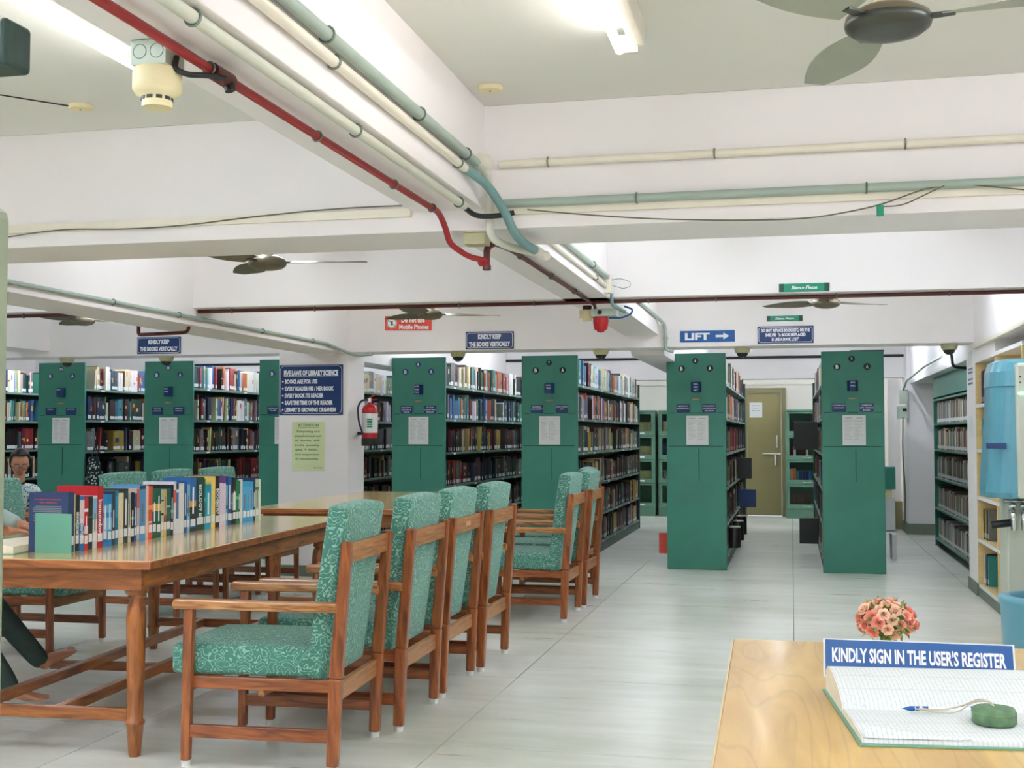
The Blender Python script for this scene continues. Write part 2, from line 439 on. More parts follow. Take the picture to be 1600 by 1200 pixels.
def border(name, w, h, t, rad, m, parent, y, inset=0.0, cx=0.0, cz=0.0):
    def ring(W, H, r):
        pts = []
        for (sx, sz, a0) in ((1, 1, 0), (-1, 1, 90), (-1, -1, 180), (1, -1, 270)):
            for k in range(5):
                a = R(a0 + 22.5 * k); pts.append((cx + sx * (W / 2 - r) + r * cos(a), y, cz + sz * (H / 2 - r) + r * sin(a)))
        return pts
    a = ring(w - 2 * inset, h - 2 * inset, rad); b = ring(w - 2 * inset - 2 * t, h - 2 * inset - 2 * t, max(rad - t, 0.001)); n = len(a)
    return MB().add(a + b, [(i, (i + 1) % n, n + (i + 1) % n, n + i) for i in range(n)]).build(name, m, parent, recalc=False)

# ---------------------------------------------------------------- room shell
ZC = 2.67
XL, XR, YB, YF = -11.6, 2.35, -1.6, 19.75
structure('floor', MB().box(XL, XR, YB, YF, -0.12, -0.012), 'skirt')
floor = bpy.data.objects['floor']
pm = MB().box(0.003, 1.437, 0.003, 1.447, -0.012, 0.0).mesh('floor_panel', 'floor')
first = True
for i in range(-9, 3):
    for j in range(-9, 7):
        x, y = -0.0 + 1.44 * i, 10.745 + 1.45 * j
        if x + 1.44 < XL + 0.05 or x > XR or y + 1.45 < YB or y > YF: continue
        if x < -1.0 - 0.75 * max(y + 1.45, 0) - 2.2: continue
        me = pm
        x0, x1, y0, y1 = max(x, XL), min(x + 1.44, XR), max(y, YB), min(y + 1.45, YF)
        if (x1 - x0) < 1.43 or (y1 - y0) < 1.44:
            me = MB().box(0.003, x1 - x0 - 0.003, 0.003, y1 - y0 - 0.003, -0.012, 0.0).mesh('floor_panel', 'floor')
        o = bpy.data.objects.new('floor_panel', me); C.objects.link(o); o.parent = floor; o.location = (x0, y0, 0)
structure('ceiling', MB().box(XL, XR, YB, YF, ZC, ZC + 0.12), 'ceiling')
structure('wall_back', MB().box(XL, -0.76, YF, YF + 0.15, 0, ZC).box(-0.09, XR, YF, YF + 0.15, 0, ZC).box(-0.76, -0.09, YF, YF + 0.15, 2.03, ZC), 'backwall')
structure('wall_left', MB().box(XL - 0.15, XL, YB, YF, 0, ZC), 'paint')
structure('wall_right', MB().box(XR, XR + 0.15, YB, YF, 0, ZC), 'paint')
structure('wall_front', MB().box(XL, XR, YB - 0.15, YB, 0, ZC), 'paint')
structure('baseboard_back', MB().box(XL, -0.76, YF - 0.012, YF, 0, 0.1).box(-0.06, XR, YF - 0.012, YF, 0, 0.1), 'skirt')
structure('trim_1', MB().box(XL, XR, YF - 0.02, YF, 2.08, 2.12), 'backwall')

BE = 0.004
# longitudinal beams (run away from the camera) and cross beams
structure('beam_middle_near', MB().box(-1.55, -1.24, YB, 4.9, 2.235, ZC), 'paint', bevel=BE)
structure('beam_middle_far', MB().box(-1.41, -1.115, 5.32, 10.48, 2.152, ZC), 'paint', bevel=BE)
structure('beam_left', MB().box(-4.35, -3.95, 5.32, 10.48, 2.035, ZC), 'paint', bevel=BE)
structure('beam_left_near', MB().box(-4.35, -3.95, YB, 4.9, 2.035, ZC), 'paint', bevel=BE)
structure('beam_far_left', MB().box(-7.40, -7.02, 5.32, 10.48, 2.10, ZC), 'paint', bevel=BE)
structure('beam_right', MB().box(1.45, 1.95, 5.32, 10.42, 2.0, ZC), 'paint', bevel=BE)
structure('cross_beam_near', MB().box(XL, XR, 4.88, 5.33, 2.15, ZC), 'paint', bevel=BE)
structure('cross_beam_middle', MB().box(XL, XR, 7.52, 7.86, 2.152, ZC), 'paint', bevel=BE)
structure('cross_beam_signs', MB().box(XL, XR, 10.48, 10.84, 2.045, ZC), 'paint', bevel=BE)
structure('cross_beam_back', MB().box(XL, XR, 16.95, 17.2, 2.05, ZC), 'paint', bevel=BE)
structure('beam_rack_left', MB().box(-4.30, -3.98, 10.84, 16.95, 1.99, ZC), 'paint')
structure('beam_rack_middle', MB().box(-1.40, -1.10, 10.84, 16.95, 2.00, ZC), 'paint')
structure('beam_rack_right', MB().box(1.50, 2.1, 10.84, 16.5, 1.95, ZC), 'paint')
structure('pillar_signs', MB().box(-4.62, -3.94, 10.47, 10.90, 0, ZC), 'paint', bevel=0.006)
structure('pillar_right', MB().box(1.45, 2.0, 10.42, 10.92, 0, ZC), 'paint', bevel=0.006)
structure('pillar_back_right', MB().box(1.46, 2.12, 16.55, 17.3, 0, ZC), 'paint', bevel=0.006)
structure('baseboard_pillar_signs', MB().box(-4.63, -3.93, 10.46, 10.91, 0, 0.1), 'skirt')
structure('baseboard_pillar_right', MB().box(1.44, 2.0, 10.41, 10.93, 0, 0.1), 'skirt')
structure('baseboard_pillar_back', MB().box(1.445, 2.13, 16.535, 17.31, 0, 0.14), 'skirt')
structure('trim_2', MB().box(1.42, 1.45, 8.0, 10.40, 1.985, 2.01), 'cream_pipe', label='thin cream strip above the built-in shelves')
structure('trim_3', MB().box(XL, -1.56, 4.862, 4.88, 2.215, 2.25).box(-1.24, XR, 4.862, 4.88, 2.205, 2.238), 'cream_pipe')

# back door in the wall
d = thing('door_1', 'olive steel door at the back wall with a sliding bolt', 'door', (-0.425, YF, 0)); d['kind'] = 'structure'
MB().box(-0.335, -0.265, -0.05, 0.05, 0, 2.03).box(0.265, 0.335, -0.05, 0.05, 0, 2.03).box(-0.265, 0.265, -0.05, 0.05, 1.965, 2.03).build('door_frame', 'door_frame', d, 0.004)
lf = MB().box(-0.262, 0.262, -0.01, 0.03, 0.01, 1.96).build('door_leaf', 'door', d)
MB().tube([(-0.03, -0.03, 0.985), (0.25, -0.03, 0.985)], 0.012, 8).build('bolt', 'chrome', lf)
MB().box(0.14, 0.19, -0.045, -0.01, 0.80, 0.97).build('padlock', 'chrome', lf, 0.01)
MB().box(0.185, 0.205, -0.03, -0.01, 1.08, 1.28).build('pull_handle', 'chrome', lf, 0.006)
nt = MB().box(-0.23, -0.03, -0.014, -0.0105, 1.56, 1.80).build('notice', 'paper', lf)
lettering('lettering', [('LIBRARY STAFF', -0.13, 1.75, 0.13, 0.012), ('ONLY', -0.13, 1.71, 0.09, 0.012), ('KEEP CLOSED', -0.13, 1.67, 0.12, 0.012)], 'grey_ink', lf, -0.0155)

# ---------------------------------------------------------------- lamps
def tube_lamp(x, y, z, label, group=None, ln=1.2, m='tube'):
    t = thing('tube_light', label, 'light', (x, y, z), 0, group)
    MB().box(0.035, 0.085, -ln / 2, ln / 2, 0.01, ZC - z).build('batten', 'batten', t, 0.004)
    MB().tube([(0, -ln / 2, 0), (0, ln / 2, 0)], 0.015, 10).build('glass_tube', m, t)
    for s in (-1, 1):
        MB().tube([(0, s * ln / 2, 0), (0, s * (ln / 2 + 0.02), 0)], 0.017, 10).box(-0.012, 0.06, s * (ln / 2 + 0.01) - 0.008, s * (ln / 2 + 0.01) + 0.008, -0.01, 0.05).build('end_cap', 'batten', t)
    return t
tube_lamp(-2.225, 3.3, 2.585, 'lit tube light behind the smoke detector, top left', m='tube_dim')
tube_lamp(-0.55, 3.40, 2.585, 'tube light on the ceiling beside the big fan', m='tube_dim')
for (x, y) in ((-5.2, 2.8), (1.3, 0.6), (-0.4, 0.3), (-2.9, 0.3), (-0.4, -1.0), (-2.9, -1.0), (-5.2, 0.3), (1.9, 3.0), (-7.6, 3.0), (-3.45, 2.5), (-3.45, 1.2)):  # unseen tubes added to brighten the near bay
    tube_lamp(x, y, 2.585, 'added tube light on the ceiling, outside the view', 'added tube lights outside the view', m='tube_added')
for (x, y) in ((-0.35, 6.4), (-2.9, 6.45), (-5.3, 6.4), (-7.9, 6.4), (1.15, 6.2)):
    tube_lamp(x, y, 2.56, 'tube light hidden above the cross beams', 'tube lights hidden above the cross beams', m='tube_mid')
for (x, y) in ((-0.25, 9.2), (-2.8, 9.2), (-5.4, 9.2), (-8.3, 9.2), (1.05, 8.8)):
    tube_lamp(x, y, 2.56, 'tube light hidden above the cross beams', 'tube lights hidden above the cross beams', m='tube_mid')
for x in (1.15, -0.17, -1.64, -3.0, -4.7, -6.0, -7.35, -8.6):  # rightmost pair added, unseen, to brighten the back right pillar
    tube_lamp(x, 12.6, 2.56, 'tube light hidden above the rack aisles', 'tube lights hidden above the rack aisles')
    tube_lamp(x, 15.3, 2.56, 'tube light hidden above the rack aisles', 'tube lights hidden above the rack aisles')
for x in (-3.0, -0.6, 1.2):
    tube_lamp(x, 18.4, 2.56, 'tube light hidden above the rack aisles', 'tube lights hidden above the rack aisles')

# ---------------------------------------------------------------- books
def shade(c, k): return tuple(min(1, v * k) for v in c)
def book_into(mb, x, y, z, th, h, dp, col, face=1, label=True, bands=(), lean=0.0, labcol=None):
    """A book standing on z, its spine in the plane x facing +X (face=1) or -X (face=-1), thickness along +Y."""
    s = face; c = s2l(col) if max(col) > 1 else col
    pg = s2l((222, 214, 192)); lab = labcol or s2l((226, 230, 232))
    cuts = [0.0]; cols = []
    items = []
    if label: items.append((0.07, 0.22, lab))
    for b in bands: items.append(b)
    items.sort(); p = 0.0; segs = []
    for a, b, cc in items:
        if a > p: segs.append((p, a, c))
        segs.append((max(a, p), b, cc)); p = b
    if p < 1: segs.append((p, 1.0, c))
    def L(t): return lean * t * h
    e = min(0.004, th * 0.12)
    for a, b, cc in segs:
        vs = [(x, y + L(a), z + a * h), (x, y + th + L(a), z + a * h), (x, y + th + L(b), z + b * h), (x, y + L(b), z + b * h)]
        mb.add(vs, [(0, 1, 2, 3) if s > 0 else (3, 2, 1, 0)], 0, cc)
    xb = x - s * dp
    # near cover, far cover, page top set lower, page fore edge
    A = [(x, y, z), (x, y + L(1), z + h), (xb, y + L(1), z + h), (xb, y, z)]
    B = [(x, y + th, z), (x, y + th + L(1), z + h), (xb, y + th + L(1), z + h), (xb, y + th, z)]
    mb.add(A, [(0, 3, 2, 1)[::-s]], 0, c); mb.add(B, [(0, 1, 2, 3)[::s]], 0, c)
    zt = z + h - 0.005
    T = [(x, y + L(1), zt), (x, y + th + L(1), zt), (xb + s * .004, y + th + L(1), zt), (xb + s * .004, y + L(1), zt)]
    mb.add(T, [(0, 1, 2, 3)], 0, pg)
    for yy in (y, y + th - e):
        mb.add([(x, yy + L(1), z + h), (x, yy + e + L(1), z + h), (xb, yy + e + L(1), z + h), (xb, yy + L(1), z + h)], [(0, 1, 2, 3)], 0, c)
    F = [(xb + s * .004, y, z), (xb + s * .004, y + th, z), (xb + s * .004, y + th + L(1), zt), (xb + s * .004, y + L(1), zt)]
    mb.add(F, [(0, 1, 2, 3)], 0, pg)

COLN = {'teal': (52, 140, 140), 'white': (218, 218, 214), 'red': (176, 36, 34), 'orange': (206, 104, 48), 'navy': (24, 48, 92), 'cream': (214, 198, 150),
        'dark brown': (62, 44, 34), 'black': (28, 30, 30), 'dark green': (30, 66, 50), 'maroon': (98, 32, 34), 'grey green': (98, 116, 100), 'blue': (44, 96, 158),
        'pink': (226, 150, 148), 'pale blue': (150, 188, 200), 'mustard': (186, 150, 56), 'grey': (120, 122, 118)}
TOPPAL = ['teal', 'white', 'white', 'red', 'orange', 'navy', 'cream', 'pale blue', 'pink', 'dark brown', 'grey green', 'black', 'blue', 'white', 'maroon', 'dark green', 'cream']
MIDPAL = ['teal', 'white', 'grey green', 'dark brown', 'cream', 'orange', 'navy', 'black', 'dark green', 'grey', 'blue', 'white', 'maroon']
LOWPAL = ['dark brown', 'black', 'black', 'dark green', 'maroon', 'grey', 'dark brown', 'grey green', 'cream', 'navy', 'black', 'red', 'dark brown', 'mustard']  # low shelves: dark old bindings, partly the shade there put into colour

SZ = [1.79, 1.45, 1.11, 0.77, 0.425, 0.12]
RX = {12: -9.50, 11: -8.045, 10: -6.762, 9: -5.436, 8: -3.975, 7: -2.62, 6: -1.18, 5: 0.275}
RW, RY0, RY1, RH = 0.567, 11.85, 16.8, 2.077
Rf = Matrix(((cos(R(12.95)), sin(R(12.95)), 0), (-sin(R(12.95)), cos(R(12.95)), 0), (0, 0, 1)))
def view_px(p):
    v = Vector(p) - Vector((0, 0, 1.3)); q = Rf @ v
    y, z = q.y * cos(R(2.35)) + q.z * sin(R(2.35)), -q.y * sin(R(2.35)) + q.z * cos(R(2.35))
    return 800 + 1900 * q.x / y, 600 - 1900 * z / y, y

rng = random.Random(7)
rackbooks = []   # (rack, side, shelf, nth, params)
def fill_side(rk, side):
    x = RX[rk] + RW if side == 'A' else RX[rk]
    face = 1 if side == 'A' else -1
    for si, z in enumerate(SZ):
        y = RY0 + 0.04; nth = 0
        pal = TOPPAL if si == 0 else (MIDPAL if si == 1 else LOWPAL)
        run = 0; colr = None; hh = 0; dd = 0
        while y < RY1 - 0.06:
            if run <= 0:
                run = rng.choice([1, 1, 1, 1, 1, 2, 2, 3, 6]); colr = rng.choice(pal); hh = rng.uniform(0.2, 0.27); dd = rng.uniform(0.0, 0.035); tt = rng.uniform(0.015, 0.042)
                if rng.random() < 0.045: y += rng.uniform(0.04, 0.16)
            run -= 1; nth += 1
            th = tt * rng.uniform(0.9, 1.1); h = min(hh + rng.uniform(-0.006, 0.006), 0.262 if si == 0 else 0.275)
            if y + th > RY1 - 0.03: break
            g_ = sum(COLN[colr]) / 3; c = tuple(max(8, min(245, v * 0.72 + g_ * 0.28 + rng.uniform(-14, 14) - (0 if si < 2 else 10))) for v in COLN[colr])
            lean = rng.choice([0, 0, 0, 0, 0, 0.0, 0.08, -0.03]) if run == 0 else 0
            bands = ()
            if rng.random() < 0.3:
                b0 = rng.uniform(0.35, 0.7); bands = ((b0, b0 + rng.uniform(0.05, 0.25), s2l(rng.choice([(220, 214, 190), (200, 160, 70), (150, 30, 30), (40, 60, 110)]))),)
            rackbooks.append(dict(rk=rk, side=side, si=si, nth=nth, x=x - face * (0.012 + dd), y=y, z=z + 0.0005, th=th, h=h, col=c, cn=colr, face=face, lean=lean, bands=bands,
                                  label=rng.random() < 0.8))
            y += th + rng.uniform(0.0003, 0.0015) + (abs(lean) * h if lean else 0)
for rk in (12, 11, 10, 9, 8, 7, 6): fill_side(rk, 'A')
fill_side(5, 'B')
order = [12, 11, 10, 9, 8, 7, 6, 5]
for b in rackbooks:
    px, py, dd = view_px((b['x'], b['y'] + b['th'] / 2, b['z'] + b['h'] / 2))
    vis = -5 < px < 1600 and py < 860
    if b['side'] == 'A' and vis:
        k = order.index(b['rk'])
        nx = view_px((RX[order[k + 1]], RY0, 1))[0] if k < len(order) - 1 else 9999
        if px > nx - 2: vis = False
        if px < 12: vis = False
        if b['rk'] == 9 and px < 570: vis = False
        if b['rk'] in (10, 11, 12) and (py > 745 or px > 432): vis = False
        if px < 740 and py > 765: vis = False
    p2 = view_px((b['x'], b['y'], b['z']))[0]; p3 = view_px((b['x'], b['y'] + b['th'], b['z']))[0]
    b['score'] = (abs(p3 - p2) * b['h'] * 1900 / dd) if vis else 0
rackbooks.sort(key=lambda b: -b['score'])
N_IND = 195
ORD = ['zeroth', 'first', 'second', 'third', 'fourth', 'fifth', 'sixth', 'seventh', 'eighth', 'ninth', 'tenth', 'eleventh', 'twelfth', 'thirteenth', 'fourteenth', 'fifteenth', 'sixteenth', 'seventeenth',
       'eighteenth', 'nineteenth', 'twentieth']
def ordn(n): return ORD[n] if n <= 20 else '%d%s' % (n, {1: 'st', 2: 'nd', 3: 'rd'}.get(n % 10 if n % 100 not in (11, 12, 13) else 0, 'th'))
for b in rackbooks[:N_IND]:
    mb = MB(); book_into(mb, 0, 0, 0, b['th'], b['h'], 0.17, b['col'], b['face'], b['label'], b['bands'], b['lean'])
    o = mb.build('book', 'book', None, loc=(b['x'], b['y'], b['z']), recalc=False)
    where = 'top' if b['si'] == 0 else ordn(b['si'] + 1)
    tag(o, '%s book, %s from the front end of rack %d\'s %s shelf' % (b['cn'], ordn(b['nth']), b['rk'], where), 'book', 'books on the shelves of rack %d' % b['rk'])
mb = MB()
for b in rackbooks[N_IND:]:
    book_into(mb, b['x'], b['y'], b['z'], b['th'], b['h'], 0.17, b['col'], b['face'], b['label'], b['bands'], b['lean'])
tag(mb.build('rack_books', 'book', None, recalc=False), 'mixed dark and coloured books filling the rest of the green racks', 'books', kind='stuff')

# ---------------------------------------------------------------- racks
PL = {5: (['MATHEMATICS', 'ASTRONOMY'], ['CHEMISTRY', 'LIFE SCIENCE', 'BOTANY'], ['MATHS', 'PHYSICS']), 6: (['GEOLOGY &', 'ANTHROPOLOGY'], ['PHILOSOPHY', 'PSYCHOLOGY &', 'RELIGION'], ['SOCIAL', 'SCIENCE', 'ART']),
      7: (['BUSINESS', 'MANAGEMENT'], ['SOCIAL WORK &', 'LAW'], ['LAW', 'TRADE']), 8: (['BIOGRAPHY', 'HISTORY &', 'TRAVEL'], ['FICTION', 'LITERATURE &', 'ENGLISH'], ['NOVEL', 'DRAMA', 'PROSE']),
      9: (['REFERENCE', 'VOLUMES'], ['REPORTS'], ['REF']), 10: (['ENGLISH', 'LANGUAGE'], ['AMERICAN', 'FICTION'], ['ESSAY', 'VERSE']), 11: (['GENERAL'], ['JOURNALS'], ['NEWS']), 12: (['GENERAL'], ['BOUND'], ['OLD'])}
RL = {5: 'green steel rack marked 5, rightmost, notice hung low', 6: 'green steel rack marked 6 under the LIFT sign', 7: 'green steel rack marked 7 behind the far armchairs', 8: 'green steel rack marked 8 right of the fire extinguisher',
      9: '', 10: 'green steel rack below the left vertically sign', 11: 'green steel rack marked 11 above the navy book', 12: ''}
for rk in order:
    x0 = RX[rk]; W = RW
    t = thing('library_rack', RL[rk], 'bookshelf', (x0 + W / 2, RY0, 0), 0, 'green double-sided library racks')
    if rk == 12: t['label'] = 'green steel rack cut by the left edge, left of rack 11'
    if rk == 9: t['label'] = 'green steel rack partly behind the pillar with the laws board'
    hw = W / 2
    ep = MB().box(-hw, hw, -0.03, 0.0, 0.0, RH).build('end_panel', 'rack', t, 0.004)
    if rk == 5: MB().box(-0.02, hw + 0.004, -0.032, 0.1, RH, RH + 0.008).build('top_plate', 'rack_dark', t)
    # seam lines of the pressed panel
    sm = MB()
    for (a, b_, z) in ((-hw + .02, hw - .02, 1.50), (-hw + .02, hw * .9, 1.18)): MB().box(a, b_, -0.0315, -0.029, z, z + 0.005).build('panel_seam', 'darkline', ep)
    MB().box(0.02, 0.026, -0.0315, -0.029, 0.85, 1.16).build('panel_seam', 'darkline', ep)
    # discs
    for (txt, cx, cz, r) in (('B', -hw + 0.145, 1.93, 0.032), ('A', hw - 0.15, 1.93, 0.032), (str(rk), -0.005, 2.005, 0.028)):
        ds = MB().lathe([(r, 0), (r, 0.003)], 20, mtx=Matrix.Translation((cx, -0.03, cz)) @ Matrix.Rotation(R(90), 4, 'X')).build('letter_disc', 'darkline' if rk < 8 else 'navy', t)
        lettering('lettering', [(txt, cx, cz, 0.026 if len(txt) == 1 and r > .03 else (0.03 if len(txt) > 1 else 0.014), 0.036 if r > .03 else 0.028)], 'white_ink', ds, -0.0345, bold=0.03)
    # three-sided name box
    pb = MB().prism([(-0.05, -0.03), (0.05, -0.03), (0.025, -0.085), (-0.025, -0.085)], 1.70, 1.80, 'z').build('name_box', 'navy', t)
    lettering('lettering', [(s_, 0, 1.78 - 0.03 * i, 0.042, 0.014) for i, s_ in enumerate(PL[rk][2])], 'white_ink', pb, -0.0862, bold=0.01)
    MB().box(-0.035, 0.035, -0.036, -0.03, 1.628, 1.638).build('latch', 'arm_wood', t)
    for s_, wd in ((-1, PL[rk][0]), (1, PL[rk][1])):
        cx = s_ * 0.125
        MB().box(cx - 0.075, cx + 0.075, -0.033, -0.03, 1.49, 1.595).build('plate_holder', 'rack', t, 0.002)
        p = MB().box(cx - 0.062, cx + 0.062, -0.038, -0.033, 1.505, 1.585).build('name_plate', 'navy', t)
        lettering('lettering', [(q, cx, 1.568 - i * 0.023, min(0.115, 0.011 * len(q)), 0.012) for i, q in enumerate(wd)], 'white_ink', p, -0.0386, bold=0.01)
    nx = 0.0 if rk not in (5, 6) else 0.01
    nt = MB().box(nx - 0.105, nx + 0.105, -0.033, -0.03, 1.195, 1.475).build('notice_sheet', 'paper', t)
    li = MB(); rr = random.Random(rk)
    li.box(nx - .09, nx + .09, -0.0336, -0.033, 1.428, 1.43); li.box(nx - .001, nx + .001, -0.0336, -0.033, 1.23, 1.43)
    li.box(nx - .08, nx - .02, -0.0336, -0.033, 1.445, 1.452); li.box(nx + .02, nx + .08, -0.0336, -0.033, 1.445, 1.452)
    for i in range(13):
        z = 1.415 - i * 0.014
        li.box(nx - .088, nx - .088 + rr.uniform(.04, .08), -0.0336, -0.033, z, z + .003); li.box(nx + .006, nx + .006 + rr.uniform(.03, .08), -0.0336, -0.033, z, z + .003)
    li.build('print_lines', 'pale_ink', nt)
    # shelves, uprights, centre sheet, top rail
    for z in SZ: MB().box(-hw + 0.005, hw - 0.005, 0.0, RY1 - RY0, z - 0.022, z).build('shelf', 'shelf', t)
    MB().box(-0.004, 0.004, 0.0, RY1 - RY0, 0.1, RH - 0.02 if rk > 6 else 1.95).build('centre_sheet', 'rack_dark', t)
    MB().box(-hw, hw, RY1 - RY0, RY1 - RY0 + 0.03, 0, 1.98).build('end_panel', 'rack_dark', t)
    for yy in (1.65, 3.3):
        for s_ in (-1, 1): MB().box(s_ * (hw - 0.03) - 0.004, s_ * (hw - 0.03) + 0.004, yy - 0.004, yy + 0.004, 0.0, 1.79).build('upright', 'rack_dark', t)
    for s_ in (-1, 1): MB().box(s_ * (hw - 0.01) - 0.01, s_ * (hw - 0.01) + 0.01, RY1 - RY0 - 0.02, RY1 - RY0, 0, 1.98).build('upright', 'rack_dark', t)
    MB().box(-hw + .01, hw - .01, 0.02, RY1 - RY0, 0.0, 0.09).build('plinth', 'rack_dark', t)
    cards = MB(); rr = random.Random(rk * 3)
    for z in SZ:
        for s_ in (-1, 1):
            yy = 0.3
            while yy < 4.7:
                cards.box(min(s_ * (hw - .005), s_ * (hw - .001)), max(s_ * (hw - .005), s_ * (hw - .001)), yy, yy + 0.07, z - 0.021, z - 0.004); yy += rr.uniform(.6, 1.4)
    tag(cards.build('shelf_label', 'paper', t), kind='stuff')

# odd volumes and tins that stick out of the racks
def loose_box(name, label, cat, m, a, b_, group=None, bevel=0.003):
    o = MB().box(a[0] - (a[0] + b_[0]) / 2, b_[0] - (a[0] + b_[0]) / 2, a[1] - (a[1] + b_[1]) / 2, b_[1] - (a[1] + b_[1]) / 2, 0, b_[2] - a[2]).build(name, m, None, bevel, loc=((a[0] + b_[0]) / 2, (a[1] + b_[1]) / 2, a[2]))
    return tag(o, label, cat, group)
for i, (a, b_, txt) in enumerate([((-0.60, 13.9, 0.80), (-0.44, 13.93, 1.03), 'black file standing out of rack 6, upper of the two'), ((-0.60, 14.4, 0.45), (-0.41, 14.43, 0.66), 'dark blue file standing out of rack 6, lower of the two')]):
    loose_box('file_folder', txt, 'file', 'black' if i == 0 else 'navy', a, b_)
loose_box('file_folder', 'black file standing out of rack 5 towards the door, above its third shelf', 'file', 'black', (0.02, 13.4, 1.13), (0.27, 13.43, 1.43))
loose_box('file_folder', 'black box file standing out of rack 5 near the floor', 'file', 'black', (0.07, 13.4, 0.13), (0.27, 13.5, 0.40))
loose_box('book', 'orange book standing out at the foot of rack 6, left side', 'book', 'red_sign', (-1.28, 12.0, 0.13), (-1.185, 12.03, 0.33), None)
for k, (y, z) in enumerate(((12.9, 0.122), (13.8, 0.122), (14.6, 0.122))):
    t = thing('tin', 'dark round tin on the bottom shelf of rack 6, %s from the front' % ordn(k + 1), 'tin', (-0.60, y, z), 0, 'tins at the foot of rack 6')
    MB().lathe([(0.075, 0), (0.075, 0.2), (0.07, 0.205)], 16).build('can_body', 'can', t); MB().lathe([(0.07, 0), (0.07, 0.012)], 16, loc=(0, 0, 0.206)).build('lid', 'galv', t)

# ---------------------------------------------------------------- signs
def sign(name, label, x0, x1, z0, z1, y, lines, m='navy', brd=True, bold=0.05, shear=0.0, rad=0.02, tilt=0.0):
    cx, cz = (x0 + x1) / 2, (z0 + z1) / 2; W, H = x1 - x0, z1 - z0
    t = thing(name, label, 'sign', (cx, y, cz)); t.rotation_euler = (0, tilt, 0)
    MB().box(-W / 2, W / 2, -0.008, 0.0, -H / 2, H / 2).build('board', m, t, 0.002)
    if brd: border('border', W, H, 0.0035, rad, 'white_ink', t, -0.0095, 0.009)
    lettering('lettering', lines, 'white_ink', t, -0.0095, bold=bold, shear=shear)
    return t
YS = 10.48 - 0.001
for x0, x1, z0, z1, lb in ((-6.075, -5.62, 2.06, 2.22, 'blue enamel sign reading kindly keep the books vertically, above rack 10'), (-2.833, -2.393, 2.055, 2.21, 'blue enamel sign reading kindly keep the books vertically, between racks 8 and 7')):
    W = x1 - x0
    sign('notice_sign', lb, x0, x1, z0, z1, YS, [('KINDLY KEEP', 0, 0.033, W * 0.48, 0.038), ('THE BOOKS VERTICALLY', 0, -0.034, W * 0.86, 0.038)])
t = sign('direction_sign', 'blue sign reading LIFT with a white arrow pointing right', -0.926, -0.466, 2.085, 2.182, YS, [('LIFT', -0.085, 0.0, 0.21, 0.055)], 'blue_sign', False, 0.05)
MB().add([(0.07, -0.0095, -0.010), (0.135, -0.0095, -0.010), (0.135, -0.0095, -0.03), (0.185, -0.0095, 0.0), (0.135, -0.0095, 0.03), (0.135, -0.0095, 0.010), (0.07, -0.0095, 0.010)], [tuple(range(7))]).build('arrow', 'white_ink', t, recalc=False)
sign('notice_sign', 'blue enamel sign warning not to replace books on the shelves', -0.275, 0.185, 2.062, 2.208, YS,
     [('DO NOT REPLACE BOOKS ETC, ON THE', 0, 0.038, 0.40, 0.025), ('SHELVES  "A BOOK MISPLACED', 0, 0.0, 0.33, 0.025), ('IS LIKE A BOOK LOST"', 0, -0.038, 0.225, 0.025)])
def silence(lb, x0, x1, z0, z1, y):
    W, H = x1 - x0, z1 - z0
    t = sign('silence_sign', lb, x0, x1, z0, z1, y, [('Silence Please', 0, 0, W * 0.52, H * 0.42)], 'green_sign', False, 0.02, 0.25)
    for s in (-1, 1): MB().box(s * W * 0.45 - W * 0.05, s * W * 0.45 + W * 0.05, -0.0092, -0.0081, -H / 2, H / 2).build('end_band', 'green_sign_dark', t)
silence('green silence please strip on the beam face, the larger upper one', -0.068, 0.228, 2.158, 2.208, 7.519)
silence('green silence please strip above the blue board about misplaced books', -0.198, 0.096, 2.25, 2.296, YS)
t = sign('phone_ban_sign', 'red and white sign reading do not use mobile phones', -3.592, -3.149, 2.235, 2.365, YS, [('Do not use', 0.045, 0.028, 0.22, 0.04), ('Mobile Phones', 0.055, -0.032, 0.28, 0.04)], 'red_sign', False, 0.04, tilt=0.02)
MB().lathe([(0.048, 0), (0.048, 0.002)], 24, mtx=Matrix.Translation((-0.155, -0.009, 0)) @ Matrix.Rotation(R(90), 4, 'X')).build('white_disc', 'white_ink', t)
MB().tube([(-0.155 + 0.042 * cos(a), -0.013, 0.042 * sin(a)) for a in [2 * PI * k / 24 for k in range(25)]], 0.0022, 6).bar((-0.183, -0.013, 0.026), (-0.127, -0.013, -0.026), 0.004, 0.004).build('ban_ring', 'dark_ink', t)
MB().box(-0.165, -0.145, -0.0125, -0.011, -0.022, 0.02).build('phone_pictogram', 'grey_ink', t)
# board and poster on the pillar
PY = 10.47 - 0.001
t = sign('laws_board', 'navy enamel board listing the five laws of library science', -4.612, -3.99, 1.475, 1.935, PY, [('FIVE LAWS OF LIBRARY SCIENCE', 0, 0.155, 0.53, 0.045),
     ('BOOKS ARE FOR USE', -0.095, 0.077, 0.32, 0.036), ('EVERY READER HIS / HER BOOK', -0.015, 0.012, 0.48, 0.036), ('EVERY BOOK ITS READER', -0.065, -0.053, 0.38, 0.036),
     ('SAVE THE TIME OF THE READER', -0.02, -0.118, 0.47, 0.036), ('LIBRARY IS GROWING ORGANISM', -0.005, -0.183, 0.50, 0.036)], rad=0.04)
st = MB()
for z in (0.077, 0.012, -0.053, -0.118, -0.183):
    st.add([(-0.275 + (0.013 if k % 2 == 0 else 0.006) * sin(PI * k / 5), -0.0095, z + (0.013 if k % 2 == 0 else 0.006) * cos(PI * k / 5)) for k in range(10)], [tuple(range(10))])
st.build('star', 'white_ink', t, recalc=False)
MB().box(-0.265, 0.265, -0.0097, -0.0085, 0.123, 0.127).build('underline', 'white_ink', t)
